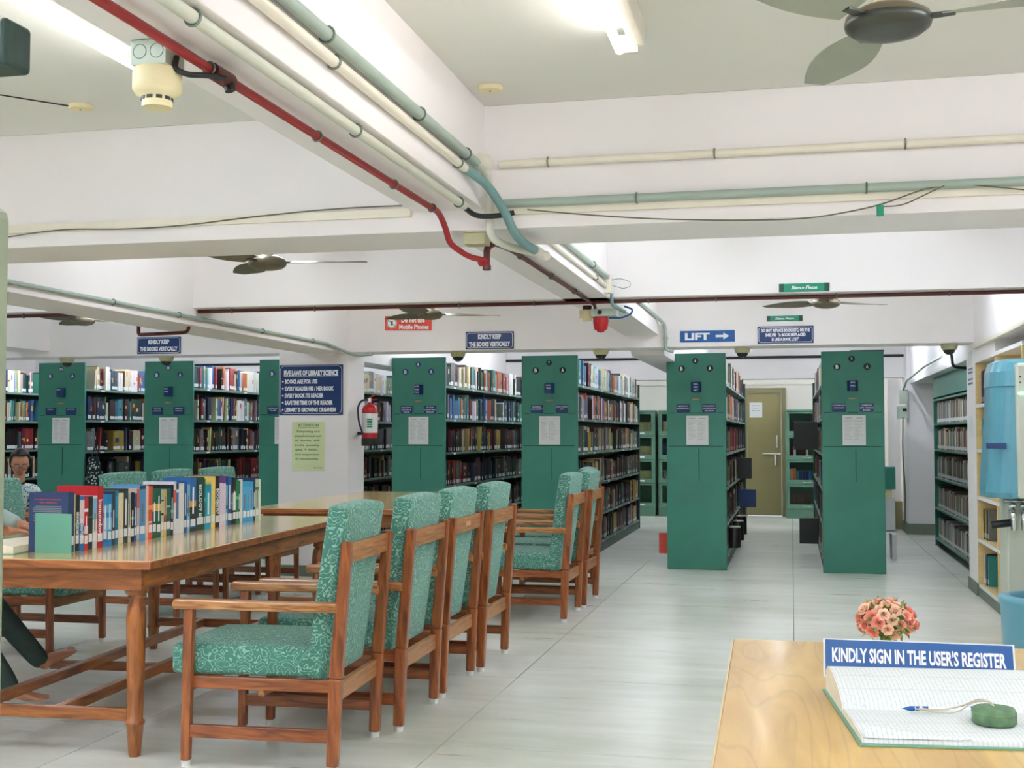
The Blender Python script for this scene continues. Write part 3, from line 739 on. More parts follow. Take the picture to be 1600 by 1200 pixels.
t = thing('attention_poster', 'pale green paper poster headed ATTENTION taped to the pillar', 'poster', (-4.325, PY, 1.186))
MB().box(-0.16, 0.16, -0.003, 0, -0.225, 0.225).build('sheet', 'poster', t)
lettering('lettering', [('ATTENTION', 0, 0.195, 0.20, 0.022), ('Tampering and', -0.005, 0.138, 0.23, 0.018), ('unauthorised exit', 0.0, 0.096, 0.26, 0.018), ('of  books  will', -0.01, 0.054, 0.24, 0.018),
     ('invite  penalty', -0.01, 0.012, 0.24, 0.018), ('upto  \u20b9 5000/-', -0.015, -0.03, 0.22, 0.018), ('and suspension', -0.01, -0.072, 0.235, 0.018), ('of membership.', -0.01, -0.114, 0.23, 0.018), ('By Order', 0.10, -0.195, 0.08, 0.012)], 'dark_ink', t, -0.0045, bold=0.012)
MB().box(-0.10, 0.10, -0.0045, -0.0035, 0.172, 0.175).build('underline', 'dark_ink', t)

# ---------------------------------------------------------------- extinguisher
t = thing('fire_extinguisher', 'red fire extinguisher with black hose on the pillar side', 'extinguisher', (-3.80, 10.66, 1.19))
MB().lathe([(0.073, 0), (0.076, 0.01), (0.076, 0.07)], 24).build('base_ring', 'black', t)
MB().lathe([(0.073, 0.07), (0.073, 0.33), (0.06, 0.365), (0.03, 0.385), (0.02, 0.39), (0.02, 0.41)], 24).build('cylinder', 'red_plastic', t)
MB().lathe([(0.0742, 0.12), (0.0742, 0.30)], 24).build('label_band', 'paper', t)
for k in range(4): MB().box(0.0, 0.045, -0.076, -0.06, 0.17 + k * 0.022, 0.183 + k * 0.022).build('label_mark', 'green_sign', t)
MB().lathe([(0.022, 0.40), (0.022, 0.44)], 12).build('valve', 'chrome', t)
MB().bar((0, 0, 0.445), (0.06, 0.0, 0.475), 0.022, 0.008).bar((0.0, 0, 0.42), (0.07, 0, 0.43), 0.02, 0.008).build('handle', 'red_plastic', t)
MB().tube([(-0.015, -0.01, 0.425), (-0.07, -0.03, 0.42), (-0.10, -0.05, 0.36), (-0.08, -0.08, 0.22), (-0.03, -0.09, 0.10)], 0.009, 8, fillet=0.06).build('hose', 'black', t)
MB().box(-0.14, 0.0, 0.05, 0.08, 0.1, 0.13).build('bracket', 'black', t)

# ---------------------------------------------------------------- pipes
def clip_ring(t, p, r, axis='y'):
    mb = MB(); a = []
    for k in range(17):
        q = 2 * PI * k / 16
        a.append((p[0] + r * cos(q), p[1], p[2] + r * sin(q)) if axis == 'y' else (p[0], p[1] + r * cos(q), p[2] + r * sin(q)))
    mb.tube(a, 0.0035, 6, cap=False)
    return mb.build('clip', 'clip', t)
def pipe(name, label, pts, r, m, clips=(), axis='y', fillet=0.04, cat='pipe'):
    t = thing(name, label, cat, pts[0]); o = Vector(pts[0])
    MB().tube([Vector(p) - o for p in pts], r, 12, fillet=fillet).build('pipe_run', m, t)
    for c in clips: clip_ring(t, Vector(c) - o, r + 0.003, axis)
    return t
pipe('sprinkler_pipe', 'bright red pipe under the nearest beam', [(-1.395, YB + .02, 2.2), (-1.39, 4.72, 2.2), (-1.385, 4.80, 2.15), (-1.38, 4.84, 2.09), (-1.32, 4.93, 2.045), (-1.27, 5.0, 2.04)], 0.0125, 'red_pipe',
     [(-1.392, 2.72, 2.2), (-1.392, 3.42, 2.2), (-1.392, 4.15, 2.2), (-1.39, 4.62, 2.2)], fillet=0.05)
t = thing('pipe_tee', 'short red pipe tee below the beam crossing', 'pipe', (-1.265, 5.02, 2.0))
MB().tube([(0, 0, 0), (0, 0, 0.10), (0.02, 0.06, 0.125)], 0.015, 12, fillet=0.03).tube([(0, 0, 0.0), (0, 0, 0.02)], 0.019, 12).build('pipe_run', 'maroon_pipe', t)
MB().tube([(-0.02, -0.03, 0.03), (0.0, 0.0, 0.035)], 0.018, 12).build('collar', 'red_pipe', t)
loose_box('junction_box', 'square stone-coloured junction box under the beam crossing', 'box', 'dome_cream', (-1.345, 4.93, 2.10), (-1.25, 5.02, 2.149))
pipe('soffit_conduit', 'pale conduit running beside the bright red pipe', [(-1.268, YB + .02, 2.21), (-1.268, 4.66, 2.21)], 0.016, 'soffit_pipe', [(-1.268, 2.4, 2.21), (-1.268, 3.42, 2.21), (-1.268, 4.58, 2.21)])
pipe('black_hose', 'short black hose at the end of the soffit conduit', [(-1.268, 4.66, 2.205), (-1.24, 4.74, 2.18), (-1.16, 4.80, 2.19), (-1.10, 4.82, 2.205)], 0.011, 'black', cat='hose')
pipe('wall_conduit', 'cream conduit on the near beam face, lower of the pair', [(-1.221, YB + .02, 2.325), (-1.221, 4.50, 2.325)], 0.0165, 'cream_pipe', [(-1.221, 3.12, 2.325), (-1.221, 4.4, 2.325)])
pipe('wall_conduit', 'grey-green conduit on the near beam face, upper of the pair', [(-1.219, YB + .02, 2.382), (-1.219, 4.66, 2.382)], 0.0195, 'grey_pipe', [(-1.219, 2.3, 2.382), (-1.219, 3.06, 2.382), (-1.219, 3.9, 2.382), (-1.219, 4.5, 2.382)])
MBx = MB().lathe([(0.026, 0), (0.026, 0.05), (0.034, 0.052), (0.034, 0.07)], 16, mtx=Matrix.Translation((-1.2, 4.66, 2.395)) @ Matrix.Rotation(R(-90), 4, 'X'))
tag(MBx.build('conduit_coupler', 'cream_pipe'), 'cream round coupler where the grey-green conduit meets the cross beam', 'pipe fitting')
pipe('flexible_hose', 'blue-grey flexible hose bending under the beam crossing', [(-1.221, 4.50, 2.325), (-1.18, 4.70, 2.30), (-1.13, 4.80, 2.20), (-1.10, 4.84, 2.115), (-1.085, 4.95, 2.095), (-1.07, 5.10, 2.09)], 0.0185, 'teal_pipe', fillet=0.09, cat='hose')
pipe('drop_conduit', 'pale vertical conduit bending under the beam crossing', [(-1.215, 4.66, 2.38), (-1.205, 4.82, 2.36), (-1.205, 4.83, 2.11), (-1.17, 4.92, 2.09), (-1.10, 5.28, 2.10)], 0.0165, 'soffit_pipe', fillet=0.06)
t = thing('cap_fitting', 'white round cap fitting at the end of the flexible hose', 'pipe fitting', (-1.065, 5.12, 2.09))
MB().tube([(0, -0.03, 0), (0, 0.05, 0)], 0.021, 14).build('sleeve', 'cream_pipe', t); MB().sphere((0.02, 0.08, -0.01), 0.022, 14, 10).build('cap', 'cream_pipe', t)
pipe('face_pipe', 'cream pipe along the near cross beam, right of the corner', [(-1.17, 4.856, 2.415), (XR - .02, 4.856, 2.415)], 0.0165, 'cream_pipe', [(-0.965, 4.856, 2.415), (-0.29, 4.856, 2.415), (0.435, 4.856, 2.415)], 'x')
pipe('face_pipe', 'grey-green pipe below the cream one on the near cross beam', [(-1.16, 4.852, 2.25), (XR - .02, 4.852, 2.25)], 0.018, 'grey_pipe', [(-0.6, 4.852, 2.25), (0.29, 4.852, 2.25)], 'x')
pipe('underbeam_pipe', 'brown-red pipe under the middle beam towards the red siren', [(-1.262, 5.02, 2.125), (-1.235, 5.35, 2.135), (-1.235, 7.75, 2.135), (-1.235, 7.8, 2.09)], 0.011, 'maroon_pipe', [(-1.235, 5.55, 2.135), (-1.235, 6.3, 2.135), (-1.235, 7.0, 2.135)])
pipe('cross_pipe', 'long brown-red pipe under the middle cross beam', [(-3.99, 7.6, 2.135), (XR - .02, 7.6, 2.135)], 0.0125, 'maroon_pipe', [(x, 7.6, 2.135) for x in (-3.7, -3.1, -2.1, -1.6, -0.87, -0.45, 0.27, 0.92)], 'x')
pipe('cross_pipe', 'brown-red pipe under the middle cross beam at far left', [(-9.0, 7.6, 2.135), (-4.40, 7.6, 2.135), (-4.40, 7.6, 2.01)], 0.0125, 'maroon_pipe', [(-5.3, 7.6, 2.135)], 'x')
pipe('pipe_offset', 'maroon pipe looping under the left beam', [(-3.99, 7.6, 2.135), (-4.02, 7.6, 2.12), (-4.02, 7.6, 1.995), (-4.40, 7.6, 1.985), (-4.40, 7.6, 2.03)], 0.0125, 'maroon_pipe')
pipe('beam_conduit', 'pale grey conduit on the side of the left beam', [(-3.932, 5.34, 2.085), (-3.932, 9.9, 2.085), (-3.90, 10.38, 2.03), (-3.84, 10.45, 2.015), (-3.70, 10.45, 2.02)], 0.013, 'grey_pipe', [(-3.932, 6.5, 2.085), (-3.932, 7.3, 2.085), (-3.932, 8.6, 2.085), (-3.932, 9.6, 2.085)])
pipe('far_conduit', 'grey-green conduit high on the middle beam beyond the crossing', [(-1.095, 5.34, 2.262), (-1.095, 7.50, 2.262)], 0.016, 'grey_pipe', [(-1.095, 6.8, 2.262)])
pipe('far_conduit', 'white conduit low on the middle beam beyond the crossing', [(-1.10, 5.34, 2.205), (-1.10, 7.38, 2.205)], 0.011, 'cream_pipe', [(-1.10, 6.95, 2.205)])
loose_box('cable_box', 'small white cable box at the middle cross beam', 'box', 'cream_pipe', (-1.135, 7.36, 2.165), (-1.075, 7.44, 2.28))
pipe('drop_hose', 'pair of grey hoses dropping from the cable box', [(-1.08, 7.46, 2.17), (-1.085, 7.48, 2.10), (-1.02, 7.62, 2.07)], 0.011, 'teal_pipe', cat='hose')
pipe('loop_cable', 'thin green cable loop beside the white cable box', [(-1.07, 7.42, 2.25), (-1.02, 7.40, 2.255), (-0.96, 7.40, 2.235), (-0.955, 7.40, 2.205), (-1.0, 7.40, 2.19), (-1.07, 7.42, 2.215)], 0.0022, 'teal_pipe', cat='cable')
pipe('far_conduit', 'grey conduit on the middle beam bending down to the sign beam', [(-1.10, 7.9, 2.285), (-1.10, 10.3, 2.285), (-1.055, 10.45, 2.24), (-1.05, 10.45, 2.02), (-0.98, 10.45, 2.005)], 0.014, 'grey_pipe', [(-1.10, 9.0, 2.285), (-1.05, 10.45, 2.12)])
pipe('back_pipe', 'black pipe along the far cross beam behind the racks', [(-9.5, 16.93, 2.345), (1.50, 16.93, 2.345)], 0.018, 'black')
pipe('shelf_pipe', 'black pipe dropping beside the right ceiling beam', [(1.40, 12.0, 2.08), (1.47, 12.05, 2.06), (1.48, 12.05, 1.93), (1.62, 12.1, 1.915)], 0.014, 'black')
# loose wires
pipe('wire', 'thin dark wire drooping along the near cross beam, right half', [(-1.05, 4.845, 2.22), (-0.87, 4.84, 2.195), (-0.55, 4.84, 2.16), (-0.2, 4.84, 2.14), (0.08, 4.84, 2.135), (0.33, 4.84, 2.175), (0.5, 4.84, 2.235), (0.62, 4.84, 2.25), (0.95, 4.84, 2.20), (1.3, 4.84, 2.18)], 0.0028, 'cable', fillet=0.15, cat='cable')
pipe('wire', 'second thin wire rising from the green tape knot', [(0.33, 4.838, 2.172), (0.42, 4.838, 2.172), (0.5, 4.838, 2.21), (0.6, 4.838, 2.255)], 0.0025, 'cable', fillet=0.06, cat='cable')
pipe('wire', 'thin grey wire wavering along the near cross beam, left half', [(-3.55, 4.858, 2.19), (-3.2, 4.858, 2.225), (-2.9, 4.858, 2.21), (-2.6, 4.858, 2.215), (-2.3, 4.858, 2.24), (-1.9, 4.858, 2.262), (-1.56, 4.858, 2.262)], 0.003, 'cable', fillet=0.2, cat='cable')
loose_box('tape_knot', 'scrap of green tape tied round the drooping wire', 'tape', 'green_sign', (0.325, 4.832, 2.135), (0.352, 4.842, 2.178))

# ---------------------------------------------------------------- detectors, ceiling roses, siren, cameras
t = thing('smoke_detector', 'cream smoke detector below a metal box on the near beam', 'smoke detector', (-1.475, 2.62, 2.235))
MB().box(-0.046, 0.046, -0.045, 0.045, -0.062, -0.001).build('mounting_box', 'galv', t, 0.002)
MB().lathe([(0.036, -0.155), (0.036, -0.142), (0.034, -0.13), (0.05, -0.125), (0.058, -0.112), (0.058, -0.075), (0.054, -0.062)], 32).build('housing', 'cream_plastic', t)
for k in range(10):
    a = 2 * PI * k / 10
    MB().box(-0.007, 0.007, -0.0015, 0.0015, -0.139, -0.131, mtx=Matrix.Rotation(a, 4, 'Z') @ Matrix.Translation((0, -0.0356, 0))).build('vent_slot', 'black', t)
for cx in (-0.022, 0.022): MB().tube([(cx + 0.017 * cos(q * PI / 10), -0.0455, -0.03 + 0.017 * sin(q * PI / 10)) for q in range(21)], 0.0008, 4, cap=False).build('knockout', 'clip', t)
pipe('detector_cable', 'black cable looping from the smoke detector to the red pipe', [(-1.425, 2.62, 2.20), (-1.42, 2.60, 2.165), (-1.395, 2.62, 2.155), (-1.375, 2.68, 2.17), (-1.37, 2.76, 2.185)], 0.007, 'black', fillet=0.03, cat='cable')
t = thing('pipe_tee', 'dark red pipe tee beside the smoke detector', 'pipe', (-1.39, 2.78, 2.198))
MB().tube([(0, -0.05, 0), (0, 0.05, 0)], 0.021, 14).build('pipe_run', 'maroon_pipe', t); MB().tube([(0.005, 0.03, -0.005), (0.012, 0.03, -0.03)], 0.014, 10).build('outlet', 'black', t)
for x, y, lb in ((-1.147, 4.606, 'cream ceiling rose disc near the beam corner'), (-2.88, 4.49, 'cream ceiling rose disc with a wire, upper left')):
    t = thing('ceiling_rose', lb, 'ceiling rose', (x, y, ZC)); MB().lathe([(0.045, -0.018), (0.05, -0.012), (0.05, -0.001)], 24).build('rose_cover', 'cream_plastic', t)
    MB().lathe([(0.004, -0.021), (0.004, -0.017)], 8).build('screw', 'clip', t)
pipe('ceiling_wire', 'thin black wire across the ceiling at upper left', [(-3.35, 3.9, 2.655), (-2.9, 4.47, 2.66)], 0.003, 'black', cat='cable')
pass_rose = thing('ceiling_rose', 'cream ceiling rose disc behind the big fan', 'ceiling rose', (0.17, 3.95, ZC)); MB().lathe([(0.045, -0.018), (0.05, -0.012), (0.05, -0.001)], 24).build('rose_cover', 'cream_plastic', pass_rose)
t = thing('ceiling_speaker', 'dark green box speaker cut by the upper left corner', 'speaker', (-2.2, 2.95, 2.38))
MB().box(-0.12, 0.115, -0.06, 0.06, -0.07, 0.065).build('case', 'rack_dark', t, 0.015, 3); MB().tube([(0, 0, 0.06), (0, 0, ZC - 2.38)], 0.012, 10).build('bracket', 'galv', t)
t = thing('fire_siren', 'red dome siren on a steel plate under the middle cross beam', 'siren', (-1.19, 7.72, 2.0))
MB().lathe([(0.0, -0.05), (0.022, -0.046), (0.028, -0.035), (0.042, -0.03), (0.05, 0.02), (0.05, 0.05)], 24).build('red_dome', 'red_plastic', t)
MB().box(-0.06, 0.11, -0.04, 0.04, 0.052, 0.10).build('plate', 'galv', t, 0.002); MB().lathe([(0.014, 0), (0.014, 0.012)], 12, mtx=Matrix.Translation((0.0, -0.04, 0.077)) @ Matrix.Rotation(R(90), 4, 'X')).build('knob', 'black', t)
pipe('siren_cable', 'blue cable curling beside the red siren', [(-1.13, 7.68, 2.04), (-1.05, 7.66, 2.035), (-0.985, 7.66, 2.06), (-0.975, 7.66, 2.09), (-1.03, 7.66, 2.11)], 0.006, 'blue_sign', fillet=0.03, cat='cable')
t = thing('smoke_detector', 'small cream detector left of the red siren', 'smoke detector', (-1.285, 7.76, 2.1))
MB().lathe([(0.03, -0.07), (0.032, -0.055), (0.05, -0.05), (0.052, -0.01), (0.05, 0.0)], 24).build('housing', 'cream_plastic', t); MB().lathe([(0.03, 0), (0.03, 0.03)], 16, mi=0).build('base', 'maroon_pipe', t)
for i, (x, lb) in enumerate(((-6.93, 'over the rack marked 11'), (-5.86, 'over the next rack, below the left vertically sign'), (-2.95, 'between racks 8 and 7'), (-1.64, 'just right of rack 7'), (-0.41, 'below the LIFT sign, right of rack 6'), (1.28, 'at the right end of the sign beam'))):
    t = thing('dome_camera', 'cream dome camera ' + lb, 'camera', (x, 10.64, 2.045), 0, 'dome cameras under the sign beam')
    MB().lathe([(0.056, -0.048), (0.066, -0.03), (0.07, -0.001)], 24).build('housing', 'dome_cream', t)
    MB().sphere((0, 0, -0.045), (0.05, 0.05, 0.045), 18, 10).build('smoked_dome', 'dome_dark', t)

# ---------------------------------------------------------------- fans
def fan(x, y, z, r, label, ang, blade=0.5, m='fan_brown', top=None, dark=False):
    t = thing('ceiling_fan', label, 'fan', (x, y, z), R(ang), 'ceiling fans')
    MB().lathe([(0.0, -0.033), (r * .45, -0.031), (r * .8, -0.022), (r * .97, -0.008), (r, 0.004), (r * .97, 0.014)], 32).build('motor_bottom', 'fan_dark' if dark else m, t)
    MB().lathe([(r * .98, 0.012), (r * .96, 0.022), (r * .7, 0.04), (r * .35, 0.052), (0.03, 0.058)], 32).build('motor_top', m, t)
    MB().tube([(0, 0, 0.05), (0, 0, ZC - z)], 0.013, 10).build('rod', 'cream_plastic', t)
    MB().lathe([(0.03, 0.0), (0.05, 0.05), (0.05, 0.06)], 16, loc=(0, 0, ZC - z - 0.061)).lathe([(0.035, 0.055), (0.03, 0.10)], 16).build('canopy', 'cream_plastic', t)
    for k in range(3):
        mt = Matrix.Rotation(2 * PI * k / 3, 4, 'Z')
        b = MB(); n = 8; vs = []
        for i in range(n + 1):
            q = i / n; xx = r * 1.25 + q * (blade - r * 1.25); wd = 0.045 + 0.03 * sin(PI * min(q * 1.1, 1)); tw = R(12 * (1 - q) + 4)
            if i == n: wd *= 0.7
            for s, dz in ((-1, 0), (1, 0), (1, 0.003), (-1, 0.003)): vs.append((xx, s * wd * cos(tw), 0.01 + s * wd * sin(tw) + dz))
        fs = [(0, 1, 2, 3), (4 * n + 3, 4 * n + 2, 4 * n + 1, 4 * n)]
        for i in range(n):
            for s in range(4): fs.append((4 * i + s, 4 * i + 4 + s, 4 * i + 4 + (s + 1) % 4, 4 * i + (s + 1) % 4))
        bl = b.add(vs, fs, mtx=mt).build('blade', 'fan_blade' if dark else m, t)
        MB().add([(r * .8, -.02, .006), (r * 1.5, -.012, .006), (r * 1.5, .012, .006), (r * .8, .02, .006), (r * .8, -.02, .012), (r * 1.5, -.012, .012), (r * 1.5, .012, .012), (r * .8, .02, .012)],
                 [(0, 3, 2, 1), (4, 5, 6, 7), (0, 1, 5, 4), (1, 2, 6, 5), (2, 3, 7, 6), (3, 0, 4, 7)], mtx=mt).build('blade_arm', 'fan_dark', t)
    return t
fan(0.256, 3.3, 2.375, 0.112, 'large dark-bellied ceiling fan near the upper right corner', -12, 0.58, 'fan_brown', dark=True)
fan(-2.81, 6.2, 2.235, 0.105, 'brown ceiling fan left of the red pipe, beyond the near cross beam', 12, 0.55)
fan(-2.72, 9.0, 2.215, 0.095, 'brown ceiling fan overlapping the red phone sign', 25, 0.55)
fan(-5.72, 9.0, 2.23, 0.095, 'brown ceiling fan at far left beyond the middle cross beam', 20, 0.55)
fan(0.25, 9.0, 2.235, 0.1, 'brown ceiling fan below the upper silence strip', 32, 0.5)

# ---------------------------------------------------------------- chairs
def rbox(x0, x1, y0, y1, z0, z1, bulge=0.0):
    """A cushion: a grid box whose broad faces swell a little."""
    mb = MB(); n = 6
    def grid(P0, U, V, Nn):
        vs = []
        for i in range(n + 1):
            for j in range(n + 1):
                a, b = i / n, j / n; k = bulge * (1 - (2 * a - 1) ** 4) * (1 - (2 * b - 1) ** 4)
                vs.append(tuple(P0[q] + U[q] * a + V[q] * b + Nn[q] * k for q in range(3)))
        fs = [(i * (n + 1) + j, (i + 1) * (n + 1) + j, (i + 1) * (n + 1) + j + 1, i * (n + 1) + j + 1) for i in range(n) for j in range(n)]
        mb.add(vs, fs, sm=True)
    X, Y, Z = x1 - x0, y1 - y0, z1 - z0
    grid((x0, y0, z0), (X, 0, 0), (0, 0, Z), (0, -0.3, 0)); grid((x0, y1, z0), (X, 0, 0), (0, 0, Z), (0, 0.3, 0))
    grid((x0, y0, z0), (0, Y, 0), (0, 0, Z), (-1, 0, 0)); grid((x1, y0, z0), (0, Y, 0), (0, 0, Z), (1, 0, 0))
    grid((x0, y0, z0), (X, 0, 0), (0, Y, 0), (0, 0, -0.2)); grid((x0, y0, z1), (X, 0, 0), (0, Y, 0), (0, 0, 1))
    return mb
def finish_cushion(o, r):
    import bmesh
    b = bmesh.new(); b.from_mesh(o.data); bmesh.ops.remove_doubles(b, verts=b.verts, dist=0.0004); bmesh.ops.recalc_face_normals(b, faces=b.faces); b.to_mesh(o.data); b.free()
    md = o.modifiers.new('bevel', 'BEVEL'); md.width = r; md.segments = 4; md.limit_method = 'ANGLE'; md.angle_limit = R(50)

def make_chair():
    t = thing('library_armchair', 'teak armchair with teal patterned cushions', 'chair')
    HW = 0.285; rx = 0.30; fx = -0.30; lean = 0.055; ph = 0.885
    for s in (-1, 1):
        # rear post in two lengths, leaning above the seat
        lg = MB().bar((rx, s * HW, 0.022), (rx + 0.012, s * HW, 0.36), 0.036, 0.046, up=(1, 0, 0), wx2=0.04, wy2=0.052).bar((rx + 0.012, s * HW, 0.36), (rx + lean, s * HW, ph), 0.04, 0.052, up=(1, 0, 0), wx2=0.036, wy2=0.042).build('rear_leg', 'chair_wood', t, 0.007)
        MB().lathe([(0.02, 0), (0.021, 0.022)], 12, loc=(rx, s * HW, 0)).build('foot_cap', 'ridge', lg)
        lg = MB().bar((fx, s * HW, 0.022), (fx + 0.01, s * HW, 0.615), 0.036, 0.036, up=(1, 0, 0), wx2=0.04, wy2=0.04).build('front_leg', 'chair_wood', t, 0.006)
        MB().lathe([(0.018, 0), (0.019, 0.022)], 12, loc=(fx, s * HW, 0)).build('foot_cap', 'ridge', lg)
        arm = MB().prism([(fx - 0.05, 0.612), (0.14, 0.612), (0.19, 0.612), (rx + 0.02, 0.612), (rx + 0.02, 0.648), (0.20, 0.650), (0.16, 0.646), (fx - 0.045, 0.652), (fx - 0.055, 0.635)], s * HW - 0.03, s * HW + 0.03).build('armrest', 'arm_wood', t, 0.006)
        MB().box(fx + 0.018, rx - 0.018, s * HW - 0.011, s * HW + 0.011, 0.112, 0.162).build('side_stretcher', 'chair_wood_x', t, 0.004)
        MB().box(fx + 0.018, rx - 0.01, s * (HW - 0.02) - 0.012, s * (HW - 0.02) + 0.012, 0.30, 0.348).build('seat_rail', 'chair_wood_x', t, 0.003)
    MB().box(fx - 0.012, fx + 0.012, -HW + 0.018, HW - 0.018, 0.285, 0.345).build('front_rail', 'rail_wood', t, 0.003)
    MB().box(rx - 0.012, rx + 0.014, -HW + 0.018, HW - 0.018, 0.262, 0.332).build('rear_rail', 'rail_wood', t, 0.004)
    MB().bar((rx + 0.047, -HW + 0.018, 0.835), (rx + 0.047, HW - 0.018, 0.835), 0.024, 0.075).build('top_rail', 'rail_wood', t, 0.004)
    MB().box(-0.012, 0.012, -HW + 0.02, HW - 0.02, 0.275, 0.32).build('cross_rail', 'rail_wood', t)
    st = rbox(fx - 0.075, 0.235, -HW + 0.022, HW - 0.022, 0.352, 0.468, 0.014).build('seat_cushion', 'fabric', t); finish_cushion(st, 0.018)
    bm_ = rbox(-0.041, 0.041, -HW + 0.024, HW - 0.024, 0.0, 0.675, 0.010)
    mt = Matrix.Translation((0.214, 0, 0.345)) @ Matrix.Rotation(R(8.0), 4, 'Y')
    bm_.v = [tuple(mt @ Vector(p)) for p in bm_.v]
    bk = bm_.build('back_cushion', 'fabric', t); finish_cushion(bk, 0.018)
    return t
chair0 = make_chair(); used = [False]
def put_chair(x, y, rot, label, group):
    c = chair0 if not used[0] else copy_tree(chair0)
    used[0] = True
    c.location = (x, y, 0); c.rotation_euler = (0, 0, R(rot)); c['label'] = label; c['group'] = group
    return c
G1 = 'armchairs along the aisle side of the tables'; G2 = 'armchairs on the far side of the tables'
put_chair(-2.045, 4.72, 3.0, 'teal and teak armchair nearest the camera, beside the turned table leg', G1)
put_chair(-1.995, 5.415, 1.0, 'second armchair from the camera along the near table', G1)
c3 = put_chair(-2.0, 6.115, 0.5, 'third armchair from the camera, yellow number painted on its top rail', G1)
put_chair(-1.975, 6.80, 0.0, 'fourth armchair from the camera, last one at the near table', G1)
put_chair(-1.85, 8.62, 0.0, 'armchair at the second table, nearer one with its seat side showing', G1)
put_chair(-1.83, 9.32, 0.0, 'armchair at the second table, behind the one whose seat shows', G1)
put_chair(-1.96, 10.02, 1.0, 'farthest armchair at the second table, only its legs and arm showing', G1)
lettering('painted_number', [('47/86', 0, 0.836, 0.09, 0.022)], 'cream_plastic', c3, 0.0, mtx=Matrix.Translation((0.3615, 0, 0)) @ Matrix.Rotation(R(90), 4, 'Z'), bold=0.01)
put_chair(-4.55, 5.32, 180, 'armchair under the seated reader in dark trousers', G2)
put_chair(-4.52, 6.62, 181, 'armchair behind the green bookend, cut by the left edge', G2)
put_chair(-4.45, 8.02, 179, 'armchair behind the middle of the book row', G2)
put_chair(-4.45, 8.75, 180, 'armchair behind the far half of the book row', G2)
put_chair(-4.42, 9.45, 180, 'armchair left of the white pillar, behind the row\'s far end', G2)
put_chair(-6.55, 9.15, 195, 'armchair of the woman with glasses', G2)

# ---------------------------------------------------------------- tables
def make_table(name, label, cx, cy, rot, W, Ln, inset=0.13):
    t = thing(name, label, 'table', (cx, cy, 0), R(rot))
    MB().box(-W, 0, 0, Ln, 0.765, 0.80).build('table_top', ['table_top', 'table_wood_x'], t, 0.005)
    o = t.children[0]
    for p in o.data.polygons: p.material_index = 0 if p.normal.z > 0.5 else 1
    for (x0, x1, y0, y1) in ((-W + .07, -0.07, 0.07, 0.095), (-W + .07, -0.07, Ln - .095, Ln - .07), (-W + .07, -W + .095, .095, Ln - .095), (-.095, -.07, .095, Ln - .095)):
        MB().box(x0, x1, y0, y1, 0.675, 0.765).build('apron', 'table_wood_x' if (x1 - x0) > 0.5 else 'table_wood_y', t, 0.003)
    prof = [(0.022, 0.0), (0.024, 0.005), (0.034, 0.125), (0.039, 0.13), (0.039, 0.142), (0.031, 0.148), (0.032, 0.2), (0.038, 0.45), (0.040, 0.55), (0.036, 0.60), (0.026, 0.628), (0.036, 0.636), (0.036, 0.642), (0.03, 0.646), (0.045, 0.656), (0.05, 0.672)]
    for x in (-W + inset, -inset):
        for y in (inset + .02, Ln - inset - .02):
            lg = MB().lathe(prof, 24, loc=(x, y, 0)).build('leg', 'table_wood', t)
            MB().box(x - 0.042, x + 0.042, y - 0.042, y + 0.042, 0.67, 0.764).build('leg_block', 'table_wood', lg, 0.01)
    a, b_ = inset + .02, Ln - inset - .02
    for y in (a, b_): MB().box(-W + inset + .03, -inset - .03, y - 0.013, y + 0.013, 0.14, 0.19).build('end_stretcher', 'table_wood_x', t, 0.003)
    for x in (-W * 0.66, -W * 0.36): MB().box(x - 0.02, x + 0.02, a + .013, b_ - .013, 0.145, 0.19).build('long_stretcher', 'table_wood_y', t, 0.003)
    MB().box(-W + inset, -inset, Ln * .5 - .02, Ln * .5 + .02, 0.102, 0.144).build('cross_stretcher', 'table_wood_x', t, 0.003)
    return t
make_table('reading_table', 'long varnished reading table carrying the row of books', -2.46, 4.36, 3.6, 1.3, 2.62)
make_table('reading_table', 'second varnished reading table in front of the pillar, empty top', -2.36, 7.68, 2.0, 1.22, 2.45)

